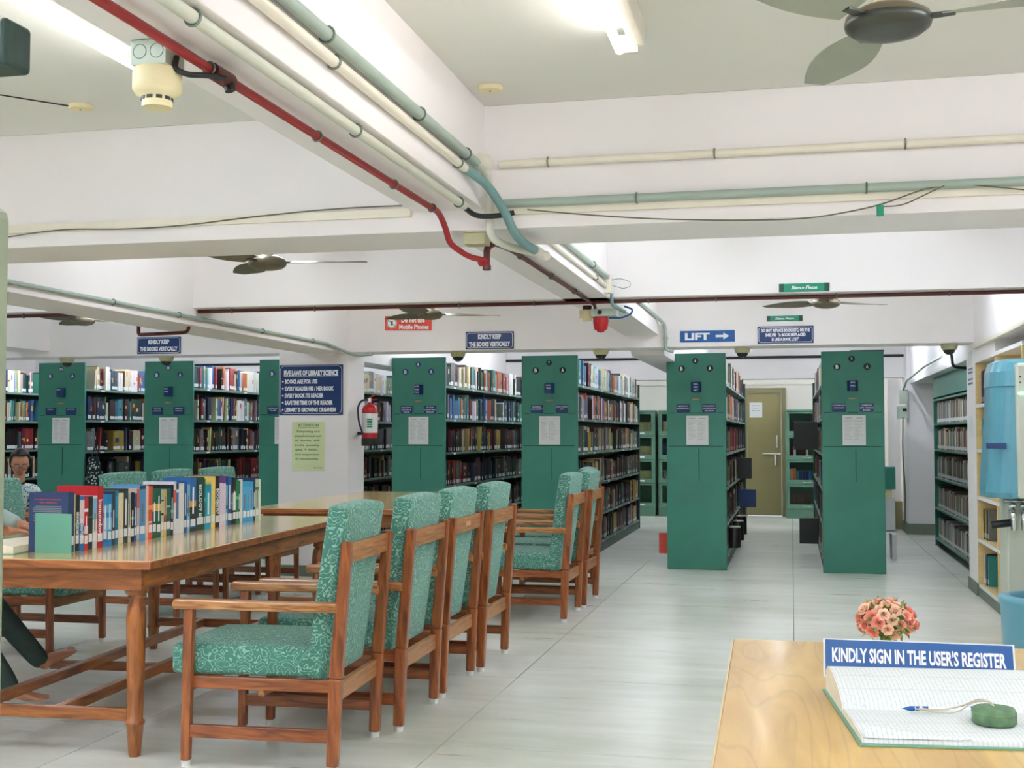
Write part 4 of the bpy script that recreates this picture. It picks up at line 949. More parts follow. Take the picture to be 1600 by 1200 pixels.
# ---------------------------------------------------------------- the row of books on the near table
TB = [(4.575, 0.047, 0.253, 'navy'), (4.623, 0.013, 0.245, 'cream'), (4.639, 0.03, 0.239, 'black'), (4.672, 0.035, 0.232, 'blue_pink'), (4.709, 0.029, 0.227, 'red_white'), (4.74, 0.035, 0.228, 'dark_green'), (4.776, 0.035, 0.229, 'white_blue'), (4.813, 0.047, 0.27, 'red'), (4.861, 0.036, 0.231, 'light_blue'), (4.899, 0.037, 0.229, 'light_blue'), (4.938, 0.026, 0.241, 'dark_grey'), (4.966, 0.026, 0.243, 'teal_blue'), (4.994, 0.044, 0.23, 'cream'), (5.04, 0.039, 0.248, 'charcoal'), (5.08, 0.025, 0.238, 'grey_white'), (5.106, 0.031, 0.228, 'black'), (5.139, 0.021, 0.223, 'blue'), (5.161, 0.024, 0.246, 'brown_orange'), (5.187, 0.056, 0.26, 'sky_blue'), (5.245, 0.026, 0.254, 'peach'), (5.273, 0.036, 0.25, 'vermilion'), (5.311, 0.039, 0.236, 'green_band'), (5.352, 0.043, 0.235, 'green_band'), (5.397, 0.027, 0.229, 'beige'), (5.427, 0.024, 0.228, 'amber'), (5.453, 0.041, 0.23, 'teal_green'), (5.496, 0.028, 0.247, 'black'), (5.527, 0.025, 0.262, 'white_red'), (5.553, 0.026, 0.258, 'white_navy'), (5.582, 0.054, 0.25, 'white'), (5.637, 0.033, 0.261, 'blue'), (5.673, 0.03, 0.243, 'pale_blue'), (5.705, 0.067, 0.274, 'blue_orange'), (5.774, 0.091, 0.275, 'forest'), (5.867, 0.013, 0.265, 'green'), (5.882, 0.067, 0.231, 'cyan'), (5.951, 0.048, 0.273, 'yellow'), (6.002, 0.049, 0.274, 'black'), (6.053, 0.042, 0.276, 'lilac'), (6.097, 0.034, 0.271, 'lilac'), (6.134, 0.022, 0.221, 'pale_blue'), (6.159, 0.043, 0.265, 'blue'), (6.204, 0.018, 0.253, 'black'), (6.225, 0.04, 0.256, 'black_white'), (6.268, 0.027, 0.247, 'green'), (6.298, 0.023, 0.239, 'green'), (6.323, 0.028, 0.245, 'white'), (6.355, 0.053, 0.23, 'azure'), (6.411, 0.037, 0.231, 'azure'), (6.451, 0.047, 0.226, 'azure'), (6.501, 0.029, 0.246, 'navy'), (6.533, 0.048, 0.234, 'pale_green'), (6.583, 0.025, 0.236, 'white')]
W_, K_, YL = s2l((232, 232, 236)), s2l((26, 28, 30)), s2l((236, 190, 100))
BC = {'navy': ((40, 58, 98), []), 'cream': ((222, 210, 168), []), 'black': ((26, 32, 30), [(0.45, 0.5, s2l((60, 170, 140)))]), 'blue_pink': ((30, 110, 180), [(0.5, 0.93, s2l((226, 208, 216)))]),
      'red_white': ((196, 32, 40), [(0.3, 0.45, s2l((232, 200, 200))), (0.72, 0.78, W_)]), 'dark_green': ((34, 46, 40), [(0.6, 0.62, s2l((120, 140, 90)))]), 'white_blue': ((210, 216, 216), [(0.55, 0.95, s2l((126, 178, 210)))]),
      'red': ((178, 24, 34), []), 'light_blue': ((30, 132, 196), [(0.3, 0.55, s2l((130, 190, 226))), (0.65, 0.8, s2l((100, 176, 220)))]), 'dark_grey': ((44, 60, 76), []), 'teal_blue': ((16, 116, 152), [(0.5, 0.9, s2l((44, 150, 190)))]),
      'charcoal': ((46, 60, 62), []), 'grey_white': ((196, 190, 170), [(0.75, 0.95, s2l((150, 160, 160)))]), 'blue': ((22, 86, 156), []), 'brown_orange': ((196, 176, 166), [(0.62, 0.98, s2l((206, 104, 70)))]),
      'sky_blue': ((84, 152, 206), [(0.92, 0.98, s2l((30, 60, 110)))]), 'peach': ((240, 196, 168), []), 'vermilion': ((216, 80, 56), [(0.55, 0.64, s2l((240, 150, 110))), (0.3, 0.33, W_)]), 'green_band': ((14, 96, 72), [(0.54, 0.69, YL)]),
      'beige': ((196, 200, 178), [(0.45, 0.5, K_), (0.75, 0.78, s2l((60, 70, 60)))]), 'amber': ((230, 176, 90), [(0.3, 0.45, s2l((190, 50, 40)))]), 'teal_green': ((10, 104, 98), [(0.6, 0.64, s2l((150, 200, 190)))]), 'white_red': ((226, 224, 234), [(0.6, 0.84, s2l((226, 100, 84)))]),
      'white_navy': ((224, 228, 238), [(0.3, 0.8, s2l((60, 110, 170))), (0.86, 1.0, s2l((24, 50, 100)))]), 'white': ((226, 226, 220), []), 'pale_blue': ((130, 182, 196), [(0.4, 0.5, s2l((60, 120, 130)))]), 'blue_orange': ((36, 106, 176), [(0.0, 0.07, s2l((30, 50, 60))), (0.22, 0.46, s2l((36, 48, 46))), (0.46, 0.57, s2l((228, 156, 60)))]),
      'forest': ((14, 62, 50), []), 'green': ((24, 124, 84), [(0.55, 0.62, s2l((110, 200, 120)))]), 'cyan': ((0, 160, 196), []), 'yellow': ((238, 206, 110), []), 'lilac': ((220, 204, 222), [(0.85, 1.0, s2l((110, 60, 130)))]), 'black_white': ((30, 34, 32), [(0.3, 0.68, s2l((206, 214, 204)))]),
      'azure': ((56, 166, 220), [(0.3, 0.86, s2l((84, 178, 226)))]), 'pale_green': ((176, 202, 166), [(0.75, 0.82, s2l((60, 110, 60)))])}
TITLE = {7: ('Immunology', 0.48, 0.6), 33: ('BIOLOGY III', 0.55, 0.62), 3: ('and Clinical Pract', 0.42, 0.35), 2: ('GENOMIC BIOMETRY', 0.45, 0.5), 37: ('BIOCHEMISTRY', 0.5, 0.5)}
names = {k: k.replace('_', ' and ') if k in ('blue_pink', 'red_white', 'white_blue', 'grey_white', 'brown_orange', 'white_red', 'white_navy', 'blue_orange', 'black_white') else k.replace('_', ' ') for k in BC}
names['green_band'] = 'yellow-banded green'; names['forest'] = 'thick forest green'
cnt = {}
for i, (y, th, h, cn) in enumerate(TB):
    cnt[cn] = cnt.get(cn, 0) + 1
    tot = sum(1 for q in TB if q[3] == cn)
    x = -2.965 - 0.028 * (y - 4.6)
    col, bands = BC[cn]; rr = random.Random(i)
    dp = 0.185 if i in (0,) else rr.uniform(0.15, 0.18)
    if i == 7: dp = 0.20
    t = thing('book', '', 'book', (x - (0.004 if i else 0), y, 0.8005), 0, 'row of books on the near table')
    if tot == 1: lb = 'upright %s book in the row on the near table' % names[cn]
    else: lb = '%s book, %s of its colour from the bookend on the near table' % (names[cn], ordn(cnt[cn]))
    if i == 7: lb = 'tall red Immunology book in the row on the near table'
    if i == 33: lb = 'thick forest green biology volume in the row on the near table'
    t['label'] = lb
    mb = MB(); book_into(mb, 0, 0, 0, th * 0.985, h, dp, col, 1, False, tuple(bands)); mb.build('cover', 'book', t, recalc=False)
    if cn not in ('peach',):
        z0 = 0.025 + rr.uniform(0, .008); MB().box(-0.0005, 0.0008, th * 0.12, th * 0.86, z0, z0 + 0.036).build('spine_label', 'paper', t)
    Mspine = lambda q: Matrix.Translation((0.0009, th * 0.5, 0)) @ Matrix.Rotation(R(90), 4, 'Z') @ Matrix.Rotation(R(90), 4, 'Y')
    if i in TITLE:
        s_, cz, ln = TITLE[i]
        lettering('lettering', [(s_, 0, 0, h * ln, min(th * 0.6, 0.03))], 'white_ink', t, 0, mtx=Matrix.Translation((0.0012, th * 0.5, h * cz)) @ Matrix.Rotation(R(90), 4, 'Z') @ Matrix.Rotation(R(90), 4, 'Y'), bold=0.03)
    elif rr.random() < 0.75 and cn not in ('white', 'cream', 'lilac', 'yellow'):
        MB().box(0, 0.0008, th * 0.38, th * 0.62, h * 0.33, h * rr.uniform(.6, .85)).build('spine_print', 'white_ink' if sum(col) < 420 else 'grey_ink', t)
    if i == 0:
        lettering('lettering', [('MANAGEMENT OF CONTEMPORARY', -0.095, h * .88, 0.13, 0.005), ('FIELD RESEARCH', -0.095, h * .83, 0.08, 0.005)], 'red_sign', t, -0.0006, bold=0.01)
        ln = MB()
        for k in range(9): ln.box(-0.165 + (.01 if k in (0, 4) else 0), -0.03, -0.0008, 0, h * .76 - k * .0075, h * .76 - k * .0075 + .003)
        ln.build('blurb_lines', 'grey_ink', t)
t = thing('bookend', 'mint green metal bookend before the navy book', 'bookend', (-2.95, 4.572, 0.8))
MB().box(-0.165, 0.008, -0.004, -0.001, 0, 0.165).build('upright_plate', 'bookend', t, 0.001)
MB().box(-0.16, 0.0, 0.0, 0.09, 0.0, 0.0006).build('foot_plate', 'bookend', t)
# open book and papers lying left of the row
def open_book(name, label, loc, rot, w_, l_, h_, cover='reg_cover'):
    t = thing(name, label, 'book', loc, R(rot))
    MB().box(-w_, w_, 0, l_, 0, 0.004).build('cover', cover, t)
    for s in (-1, 1):
        pr = [(0, 0.004), (s * w_ * .97, 0.004), (s * w_ * .97, h_ * .8), (s * w_ * .6, h_ * 1.1), (s * w_ * .15, h_ * 1.05), (0, h_ * .5)]
        MB().prism(pr, 0.004, l_ - .004).build('page_block', 'page', t)
    return t
open_book('open_book', 'thick open book beside the green bookend, cut by the left edge', (-3.33, 4.44, 0.8), 8, 0.19, 0.26, 0.04)
open_book('open_book', 'open magazine lying on the table behind the thick open book', (-3.40, 4.86, 0.8), -10, 0.16, 0.22, 0.02, 'black')
open_book('open_book', 'open book on the far edge of the near table, behind the row', (-3.42, 5.85, 0.8), 12, 0.2, 0.28, 0.05, 'charcoal' if 'charcoal' in M else 'black')
o = MB().box(-0.13, 0.13, 0, 0.35, 0, 0.012).build('newspaper', 'paper', None, loc=(-3.5, 6.35, 0.801)); tag(o, 'folded newspaper behind the red book on the near table', 'newspaper')

# ---------------------------------------------------------------- people
def head(parent, loc, rotz, pitch, sc=1.0, hair_bun=True, glasses=True):
    def shp(p):
        k = Vector(p)
        if k.z < 0: k.x *= 1 - 0.28 * (-k.z) ** 1.5; k.y *= 1 - 0.12 * (-k.z)
        if k.y < 0: k.y *= 0.93
        g = math.exp(-((k.x / 0.16) ** 2 + ((k.z + 0.12) / 0.2) ** 2)) * (1 if k.y < 0 else 0)
        k.y -= 0.20 * g
        g2 = math.exp(-((abs(k.x) - 0.36) ** 2 / 0.03 + (k.z - 0.06) ** 2 / 0.02)) * (1 if k.y < 0 else 0)
        k.y += 0.07 * g2
        return k
    mt = Matrix.Translation(loc) @ Matrix.Rotation(R(rotz), 4, 'Z') @ Matrix.Rotation(R(pitch), 4, 'X') @ Matrix.Scale(sc, 4)
    h = MB().sphere((0, 0, 0), (0.073, 0.092, 0.112), 28, 24, fn=shp, mtx=mt).tube([mt @ Vector((0, 0.02, -0.07)), mt @ Vector((0, 0.03, -0.17))], 0.045 * sc, 14)
    for s in (-1, 1): h.sphere((s * 0.073, 0.012, -0.005), (0.012, 0.022, 0.03), 10, 8, mtx=mt)
    hd = h.build('head', 'skin', parent)
    for s in (-1, 1):
        MB().sphere((s * 0.028, -0.080, 0.006), (0.012, 0.007, 0.0045), 10, 8, mtx=mt).build('eye', 'eye', hd)
        MB().sphere((s * 0.028, -0.0865, 0.004), (0.0055, 0.003, 0.0055), 8, 6, mtx=mt).build('iris', 'hair', hd)
        MB().tube([mt @ Vector(p) for p in ((s * 0.012, -0.089, 0.028), (s * 0.03, -0.088, 0.034), (s * 0.048, -0.078, 0.028))], 0.003 * sc, 6).build('eyebrow', 'hair', hd)
    MB().sphere((0, -0.089, -0.052), (0.022, 0.008, 0.007), 12, 8, mtx=mt).build('mouth', 'lips', hd)
    def hs(p):
        k = Vector(p)
        if k.y < -0.25 and k.z < 0.62: k.y = -0.25 - (k.y + 0.25) * 0.1
        if k.z < -0.45 : k.z = -0.45
        return k
    hr = MB().sphere((0, 0.012, 0.018), (0.087, 0.102, 0.118), 24, 18, fn=hs, mtx=mt)
    if hair_bun: hr.sphere((0, 0.105, -0.03), (0.04, 0.035, 0.045), 12, 10, mtx=mt)
    hr.build('hair', 'hair', parent)
    if glasses:
        g = MB()
        for s in (-1, 1):
            g.tube([mt @ Vector((s * 0.032 + 0.025 * cos(a), -0.101, 0.004 + 0.018 * sin(a))) for a in [2 * PI * k / 16 for k in range(17)]], 0.0022 * sc, 6)
            g.tube([mt @ Vector(p) for p in ((s * 0.057, -0.100, 0.008), (s * 0.076, -0.05, 0.008), (s * 0.078, 0.01, 0.004))], 0.002 * sc, 6)
        g.tube([mt @ Vector(p) for p in ((-0.008, -0.101, 0.008), (0.008, -0.101, 0.008))], 0.002 * sc, 6)
        g.build('glasses', 'black', parent)
    return hd
def skinned(name, nodes_, edges, m, parent, root=0, sub=2):
    import bmesh
    b = bmesh.new(); ly = b.verts.layers.skin.verify(); vs = [b.verts.new(n[0]) for n in nodes_]
    for a, c in edges: b.edges.new((vs[a], vs[c]))
    for i, v in enumerate(vs):
        r = nodes_[i][1]; v[ly].radius = r if hasattr(r, '__len__') else (r, r); v[ly].use_root = (i == root)
    me = bpy.data.meshes.new(name); b.to_mesh(me); b.free(); me.materials.append(M[m])
    o = bpy.data.objects.new(name, me); C.objects.link(o)
    md = o.modifiers.new('skin', 'SKIN'); md.use_smooth_shade = True
    s2 = o.modifiers.new('sub', 'SUBSURF'); s2.levels = sub; s2.render_levels = sub
    dg = bpy.context.evaluated_depsgraph_get(); dg.update()
    m2 = bpy.data.meshes.new_from_object(o.evaluated_get(dg)); o.modifiers.clear(); o.data = m2
    if not m2.materials: m2.materials.append(M[m])
    for p in m2.polygons: p.use_smooth = True
    o.parent = parent
    return o
def hand(parent, wrist, direction, m='skin', s=1.0, curl=0.35):
    d = Vector(direction).normalized(); side = d.cross(Vector((0, 0, 1))).normalized(); up = side.cross(d)
    w0 = Vector(wrist); N = [(w0, 0.024 * s), (w0 + d * 0.045 * s, (0.036 * s, 0.016 * s))]; E = [(0, 1)]
    for k, (off, ln) in enumerate(((-0.03, 0.065), (-0.01, 0.075), (0.011, 0.07), (0.03, 0.055))):
        b0 = w0 + d * 0.085 * s + side * off * s; p1 = b0 + d * ln * 0.5 * s - up * ln * curl * 0.3 * s; p2 = p1 + d * ln * 0.4 * s - up * ln * curl * s * 0.6
        n0 = len(N); N += [(b0, 0.009 * s), (p1, 0.0085 * s), (p2, 0.007 * s)]; E += [(1, n0), (n0, n0 + 1), (n0 + 1, n0 + 2)]
    t0 = w0 + d * 0.03 * s - side * 0.034 * s; n0 = len(N)
    N += [(t0, 0.011 * s), (t0 + d * 0.03 * s - side * 0.022 * s, 0.009 * s), (t0 + d * 0.055 * s - side * 0.024 * s - up * 0.01 * s, 0.008 * s)]; E += [(0, n0), (n0, n0 + 1), (n0 + 1, n0 + 2)]
    return skinned('hand', N, E, m, parent)
# woman with glasses
P = thing('person', 'young woman with glasses and dark tied hair reading, head bowed', 'person', (-6.33, 9.06, 0))
head(P, (0.0, 0.0, 1.05), 38, 22, 0.98)
skinned('torso', [((-0.26, 0.18, 0.5), (0.15, 0.12)), ((-0.22, 0.16, 0.66), (0.14, 0.11)), ((-0.14, 0.10, 0.80), (0.15, 0.10)), ((-0.06, 0.06, 0.885), (0.07, 0.07)), ((-0.16, -0.06, 0.83), 0.058), ((-0.02, 0.24, 0.83), 0.058), ((-0.06, -0.13, 0.68), 0.045), ((0.06, 0.22, 0.68), 0.045), ((0.10, -0.10, 0.63), 0.036), ((0.20, 0.14, 0.63), 0.036)],
        [(0, 1), (1, 2), (2, 3), (2, 4), (2, 5), (4, 6), (5, 7), (6, 8), (7, 9)], 'print_cloth', P, root=1)
skinned('legs', [((-0.26, 0.18, 0.5), (0.15, 0.12)), ((0.0, 0.02, 0.50), 0.075), ((0.06, 0.24, 0.50), 0.075), ((0.18, -0.02, 0.50), 0.06), ((0.24, 0.22, 0.50), 0.06), ((0.20, -0.02, 0.10), 0.04), ((0.26, 0.22, 0.10), 0.04)], [(0, 1), (0, 2), (1, 3), (2, 4), (3, 5), (4, 6)], 'trouser', P)
for p in ((0.20, -0.02, 0.0), (0.26, 0.22, 0.0)): MB().sphere((p[0] + .05, p[1] - .02, 0.04), (0.11, 0.045, 0.04), 14, 8).build('shoe', 'black', P)
hand(P, (0.11, -0.10, 0.63), (1, 0.1, -0.15)); hand(P, (0.20, 0.14, 0.63), (1, -0.3, -0.15))
# reader at the near table: only leg, foot and elbow are in view
P = thing('person', 'reader cut by the left edge, dark trousers, bare foot on the table rail', 'person', (-4.45, 5.3, 0))
skinned('torso', [((0.0, 0.0, 0.56), (0.16, 0.13)), ((0.0, 0.0, 0.75), (0.14, 0.12)), ((0.10, 0.0, 1.0), (0.17, 0.12)), ((0.15, 0.0, 1.10), (0.07, 0.07)), ((0.12, -0.19, 1.05), 0.06), ((0.12, 0.19, 1.05), 0.06), ((0.42, -0.24, 0.90), 0.05), ((0.42, 0.22, 0.90), 0.05), ((0.80, -0.21, 0.853), 0.05), ((0.66, 0.12, 0.85), 0.036)],
        [(0, 1), (1, 2), (2, 3), (2, 4), (2, 5), (4, 6), (5, 7), (6, 8), (7, 9)], 'tee', P, root=1)
head(P, (0.24, 0.0, 1.24), 90, 30, 1.0, False, False)
skinned('legs', [((0.0, 0.0, 0.56), (0.15, 0.12)), ((0.05, -0.10, 0.56), 0.09), ((0.05, 0.10, 0.56), 0.09), ((0.42, -0.12, 0.56), 0.07), ((0.46, 0.02, 0.58), 0.07), ((0.82, -0.17, 0.13), 0.045), ((0.80, 0.06, 0.22), 0.052), ((0.84, 0.10, 0.15), 0.045), ((0.86, -0.18, 0.06), 0.042)],
        [(0, 1), (0, 2), (1, 3), (2, 4), (3, 5), (4, 6), (6, 7), (5, 8)], 'trouser', P)
def foot(parent, ankle, d, m='skin', s=1.0, drop=0.06):
    a = Vector(ankle); d = Vector(d).normalized(); sd = Vector((-d.y, d.x, 0)).normalized()
    N = [(a, 0.032 * s), (a - Vector((0, 0, drop)) - d * 0.03, 0.03 * s), (a - Vector((0, 0, drop * .5)) + d * 0.07, (0.036 * s, 0.026 * s)), (a - Vector((0, 0, drop * 0.7)) + d * 0.13, (0.042 * s, 0.016 * s))]
    E = [(0, 1), (0, 2), (2, 3)]
    for k in range(5):
        b0 = N[3][0] + sd * (0.034 - 0.017 * k) + d * (0.012 - 0.004 * abs(k - 1)); n0 = len(N)
        r = 0.012 if k == 0 else 0.0085
        N += [(b0, r), (b0 + d * (0.035 if k < 2 else 0.026), r * .9)]; E += [(3, n0), (n0, n0 + 1)]
    return skinned('foot', N, E, m, parent)
foot(P, (0.84, 0.10, 0.185), (0.40, 0.88, 0.30), drop=0.03)
foot(P, (0.84, -0.18, 0.09), (0.9, 0.3, -0.05), drop=0.045)
hand(P, (0.66, 0.12, 0.845), (0.9, -0.3, -0.05), curl=0.2); hand(P, (0.80, -0.21, 0.84), (0.7, 0.7, 0), curl=0.6)
# patterned cloth behind rack 11
t = thing('cloth_bag', 'black and white patterned cloth bag hanging beside rack 11', 'bag', (-7.405, 11.9, 0.55))
MB().lathe([(0.05, 0.0), (0.085, 0.04), (0.08, 0.3), (0.06, 0.46), (0.05, 0.5)], 18).build('bag_body', 'dark_print', t)
MB().tube([(-0.03, 0, 0.49), (-0.03, 0.06, 0.6), (0.0, 0.10, 0.64), (0.03, 0.06, 0.6), (0.03, 0, 0.49)], 0.006, 6, fillet=0.03).build('strap', 'black', t)

# ---------------------------------------------------------------- cupboard edge at the left
t = thing('steel_panel', 'tall grey-green steel cupboard side at the left edge', 'cupboard', (-2.14, 2.6, 0))
MB().prism([(-0.28, 0), (0.282, 0), (0.282, 1.82), (0.277, 1.838), (0.262, 1.85), (-0.28, 1.852)], -0.5, 0.0).build('side_panel', 'steel_panel', t, 0.003)
for z in (1.72, 0.58): MB().box(0.262, 0.284, -0.504, -0.5, z, z + 0.02).build('hinge', 'clip', t)

# ---------------------------------------------------------------- built-in shelves on the right
t = thing('built_in_shelf', 'pale wooden built-in bookshelf against the right wall', 'bookshelf', (1.45, 9.4, 0))
Y0, Y1 = -1.05, 1.02
MB().box(0.30, 0.32, Y0, Y1, 0.1, 2.0).build('back_board', 'shelf_wood', t)
for y in (Y1 - 0.03, 0.02, Y0): MB().box(0.0, 0.30, y, y + 0.03, 0.1, 1.872).build('upright_board', 'shelf_wood', t)
for z in (1.535, 1.177, 0.80, 0.46, 0.10):
    for (a, b_) in ((0.05, Y1 - 0.03), (Y0 + .03, 0.02)):
        MB().box(0.004, 0.30, a, b_, z - 0.022, z).build('shelf_board', 'shelf_wood', t)
        MB().box(0.0, 0.004, a, b_, z - 0.024, z + 0.002).build('shelf_lip', 'paper', t)
MB().box(0.0, 0.32, 0.02, Y1, 1.872, 2.0).build('pelmet', 'paint', t)
MB().box(0.0, 0.32, Y0, 0.02, 1.872, 1.90).build('top_board', 'paper', t)
MB().box(0.0, 0.32, Y0, Y1, 0.0, 0.078).build('plinth', 'skirt', t)
RB = [(1.535, [('navy', .035, .26), ('dark brown', .03, .27), ('red', .05, .275), ('dark green', .03, .25), ('blue', .04, .27), ('white', .03, .26), ('teal', .04, .27)]),
      (1.177, [('teal', .05, .24), ('white', .05, .25), ('pink', .03, .23), ('teal', .04, .26), ('pale blue', .04, .27)]),
      (0.80, [('navy', .05, .25), ('pink', .06, .24), ('white', .04, .24)]), (0.46, [('dark green', .04, .24), ('mustard', .05, .25), ('navy', .05, .24), ('grey', .04, .25)]),
      (0.10, [('cream', .03, .25), ('blue', .03, .24), ('black', .03, .25), ('teal', .04, .24)])]
for k, (z, row) in enumerate(RB):
    y = 10.35
    for q, (cn, th, h) in enumerate(row):
        y -= th + 0.006
        mb = MB(); book_into(mb, 0, 0, 0, th, h, 0.17, COLN[cn], -1, True)
        o = mb.build('book', 'book', None, loc=(1.485 + 0.004 * q, y, z + 0.001), recalc=False)
        tag(o, '%s book on the built-in shelf, %s row down, %s from the pillar' % (cn, ordn(k + 1), ordn(q + 1)), 'book', 'books on the built-in right shelf')
for (z0, z1, m, lb) in ((1.86, 1.985, 'paper', 'white notice on the right pillar edge, topmost'), (1.27, 1.45, 'paper', 'narrow white notice halfway up the right pillar')):
    tag(MB().box(-0.002, 0, -0.09, 0.09, 0, z1 - z0).build('paper_notice', m, None, loc=(1.449, 10.7, z0)), lb, 'notice')
t = thing('striped_notice', 'notice with dark horizontal bars on the right pillar', 'notice', (1.449, 10.67, 1.70))
MB().box(-0.002, 0, -0.14, 0.14, 0, 0.15).build('sheet', 'paper', t)
for z in (0.01, 0.045, 0.10, 0.13): MB().box(-0.003, -0.002, -0.13, 0.13, z, z + 0.014).build('printed_bar', 'navy', t)

# ---------------------------------------------------------------- water purifier and drum
t = thing('water_purifier', 'blue and grey wall water purifier at the right edge', 'water purifier', (1.3, 6.75, 0))
pts = []
MB().box(-0.22, 0.25, -0.02, 0.22, 0.0, 0.97).build('pedestal', 'grey_plastic', t, 0.01)
bd = MB(); rows = []
for (z, x0, y0) in ((0.972, -0.325, -0.16), (1.0, -0.33, -0.17), (1.2, -0.315, -0.165), (1.4, -0.30, -0.16), (1.54, -0.295, -0.155), (1.545, -0.30, -0.16), (1.62, -0.295, -0.155), (1.67, -0.28, -0.14), (1.688, -0.24, -0.10)):
    pr = []
    for k in range(9):
        a = PI + PI / 2 * k / 8
        pr.append((x0 + 0.14 + 0.14 * cos(a), y0 + 0.14 + 0.14 * sin(a), z))
    pr += [(-0.145, y0, z), (-0.145, 0.14, z), (x0, 0.14, z)]
    rows.append(pr)
n = len(rows[0]); vs = [p for r_ in rows for p in r_]; fs = [(i * n + k, i * n + (k + 1) % n, (i + 1) * n + (k + 1) % n, (i + 1) * n + k) for i in range(len(rows) - 1) for k in range(n)]
fs += [tuple(range(n))[::-1], tuple(range((len(rows) - 1) * n, len(rows) * n))]
bd.add(vs, fs, sm=False).build('blue_tank', 'teal_tank', t)
MB().box(-0.192, 0.25, -0.175, 0.16, 0.972, 1.66).build('front_panel', 'grey_plastic', t, 0.015)
MB().sphere((-0.165, -0.178, 1.505), (0.018, 0.004, 0.006), 12, 8).build('lamp', 'led', t)
for z in (1.56, 1.59): MB().sphere((-0.17, -0.177, z), (0.004, 0.003, 0.005), 8, 6).build('button', 'black', t)
MB().box(-0.335, -0.24, -0.172, -0.15, 1.225, 1.255).build('strap', 'navy', t, 0.003)
tap = MB()
for dx in (0.0, 0.05):
    tap.tube([(-0.20 + dx, -0.02, 0.90), (-0.20 + dx, -0.10, 0.91), (-0.205 + dx, -0.13, 0.88), (-0.205 + dx, -0.13, 0.81)], 0.014, 10, fillet=0.03).sphere((-0.205 + dx, -0.11, 0.935), (0.02, 0.02, 0.014), 10, 8)
tap.tube([(-0.24, -0.07, 0.955), (-0.10, -0.07, 0.955)], 0.009, 8).build('tap', 'chrome', t)
MB().tube([(-0.30, -0.05, 0.83), (-0.19, -0.05, 0.845)], 0.02, 10).build('side_valve', 'black', t)
t = thing('water_drum', 'light blue open plastic drum below the taps', 'drum', (1.235, 6.45, 0))
MB().lathe([(0.205, 0.0), (0.215, 0.01), (0.235, 0.46), (0.245, 0.475), (0.245, 0.5), (0.195, 0.505), (0.19, 0.49), (0.185, 0.44), (0.0, 0.43)], 36).build('drum_shell', 'barrel', t)
MB().lathe([(0.18, 0.0), (0.0, 0.006)], 28, loc=(0, 0, 0.446)).build('drum_contents', 'dirt', t)
# rack beyond the right pillar
t = thing('wall_rack', 'green steel rack of books beyond the right pillar', 'bookshelf', (1.62, 13.2, 0))
MB().box(0.0, 0.35, 1.78, 1.80, 0, 1.95).build('end_panel', 'rack', t); MB().box(0.0, 0.35, -1.8, -1.78, 0, 1.95).build('end_panel', 'rack', t)
MB().box(0.33, 0.35, -1.78, 1.78, 0.05, 1.95).build('back_sheet', 'rack_dark', t)
MB().box(0.0, 0.34, -1.78, 1.78, 1.72, 1.95).build('top_cover', 'rack', t)
for z in (0.10, 0.45, 0.80, 1.12, 1.42, 1.70): MB().box(0.0, 0.34, -1.78, 1.78, z - 0.02, z).build('shelf', 'shelf', t)
mb = MB(); rr = random.Random(5)
for z in (0.10, 0.45, 0.80, 1.12, 1.42):
    y = -1.7
    while y < 1.7:
        th = rr.uniform(.02, .05); book_into(mb, 0.03, y, z + .001, th, rr.uniform(.2, .25), 0.17, COLN[rr.choice(['cream', 'grey green', 'white', 'maroon', 'dark brown', 'grey'])], -1, True); y += th + .002
tag(mb.build('packed_books', 'book', t, recalc=False), kind='stuff')

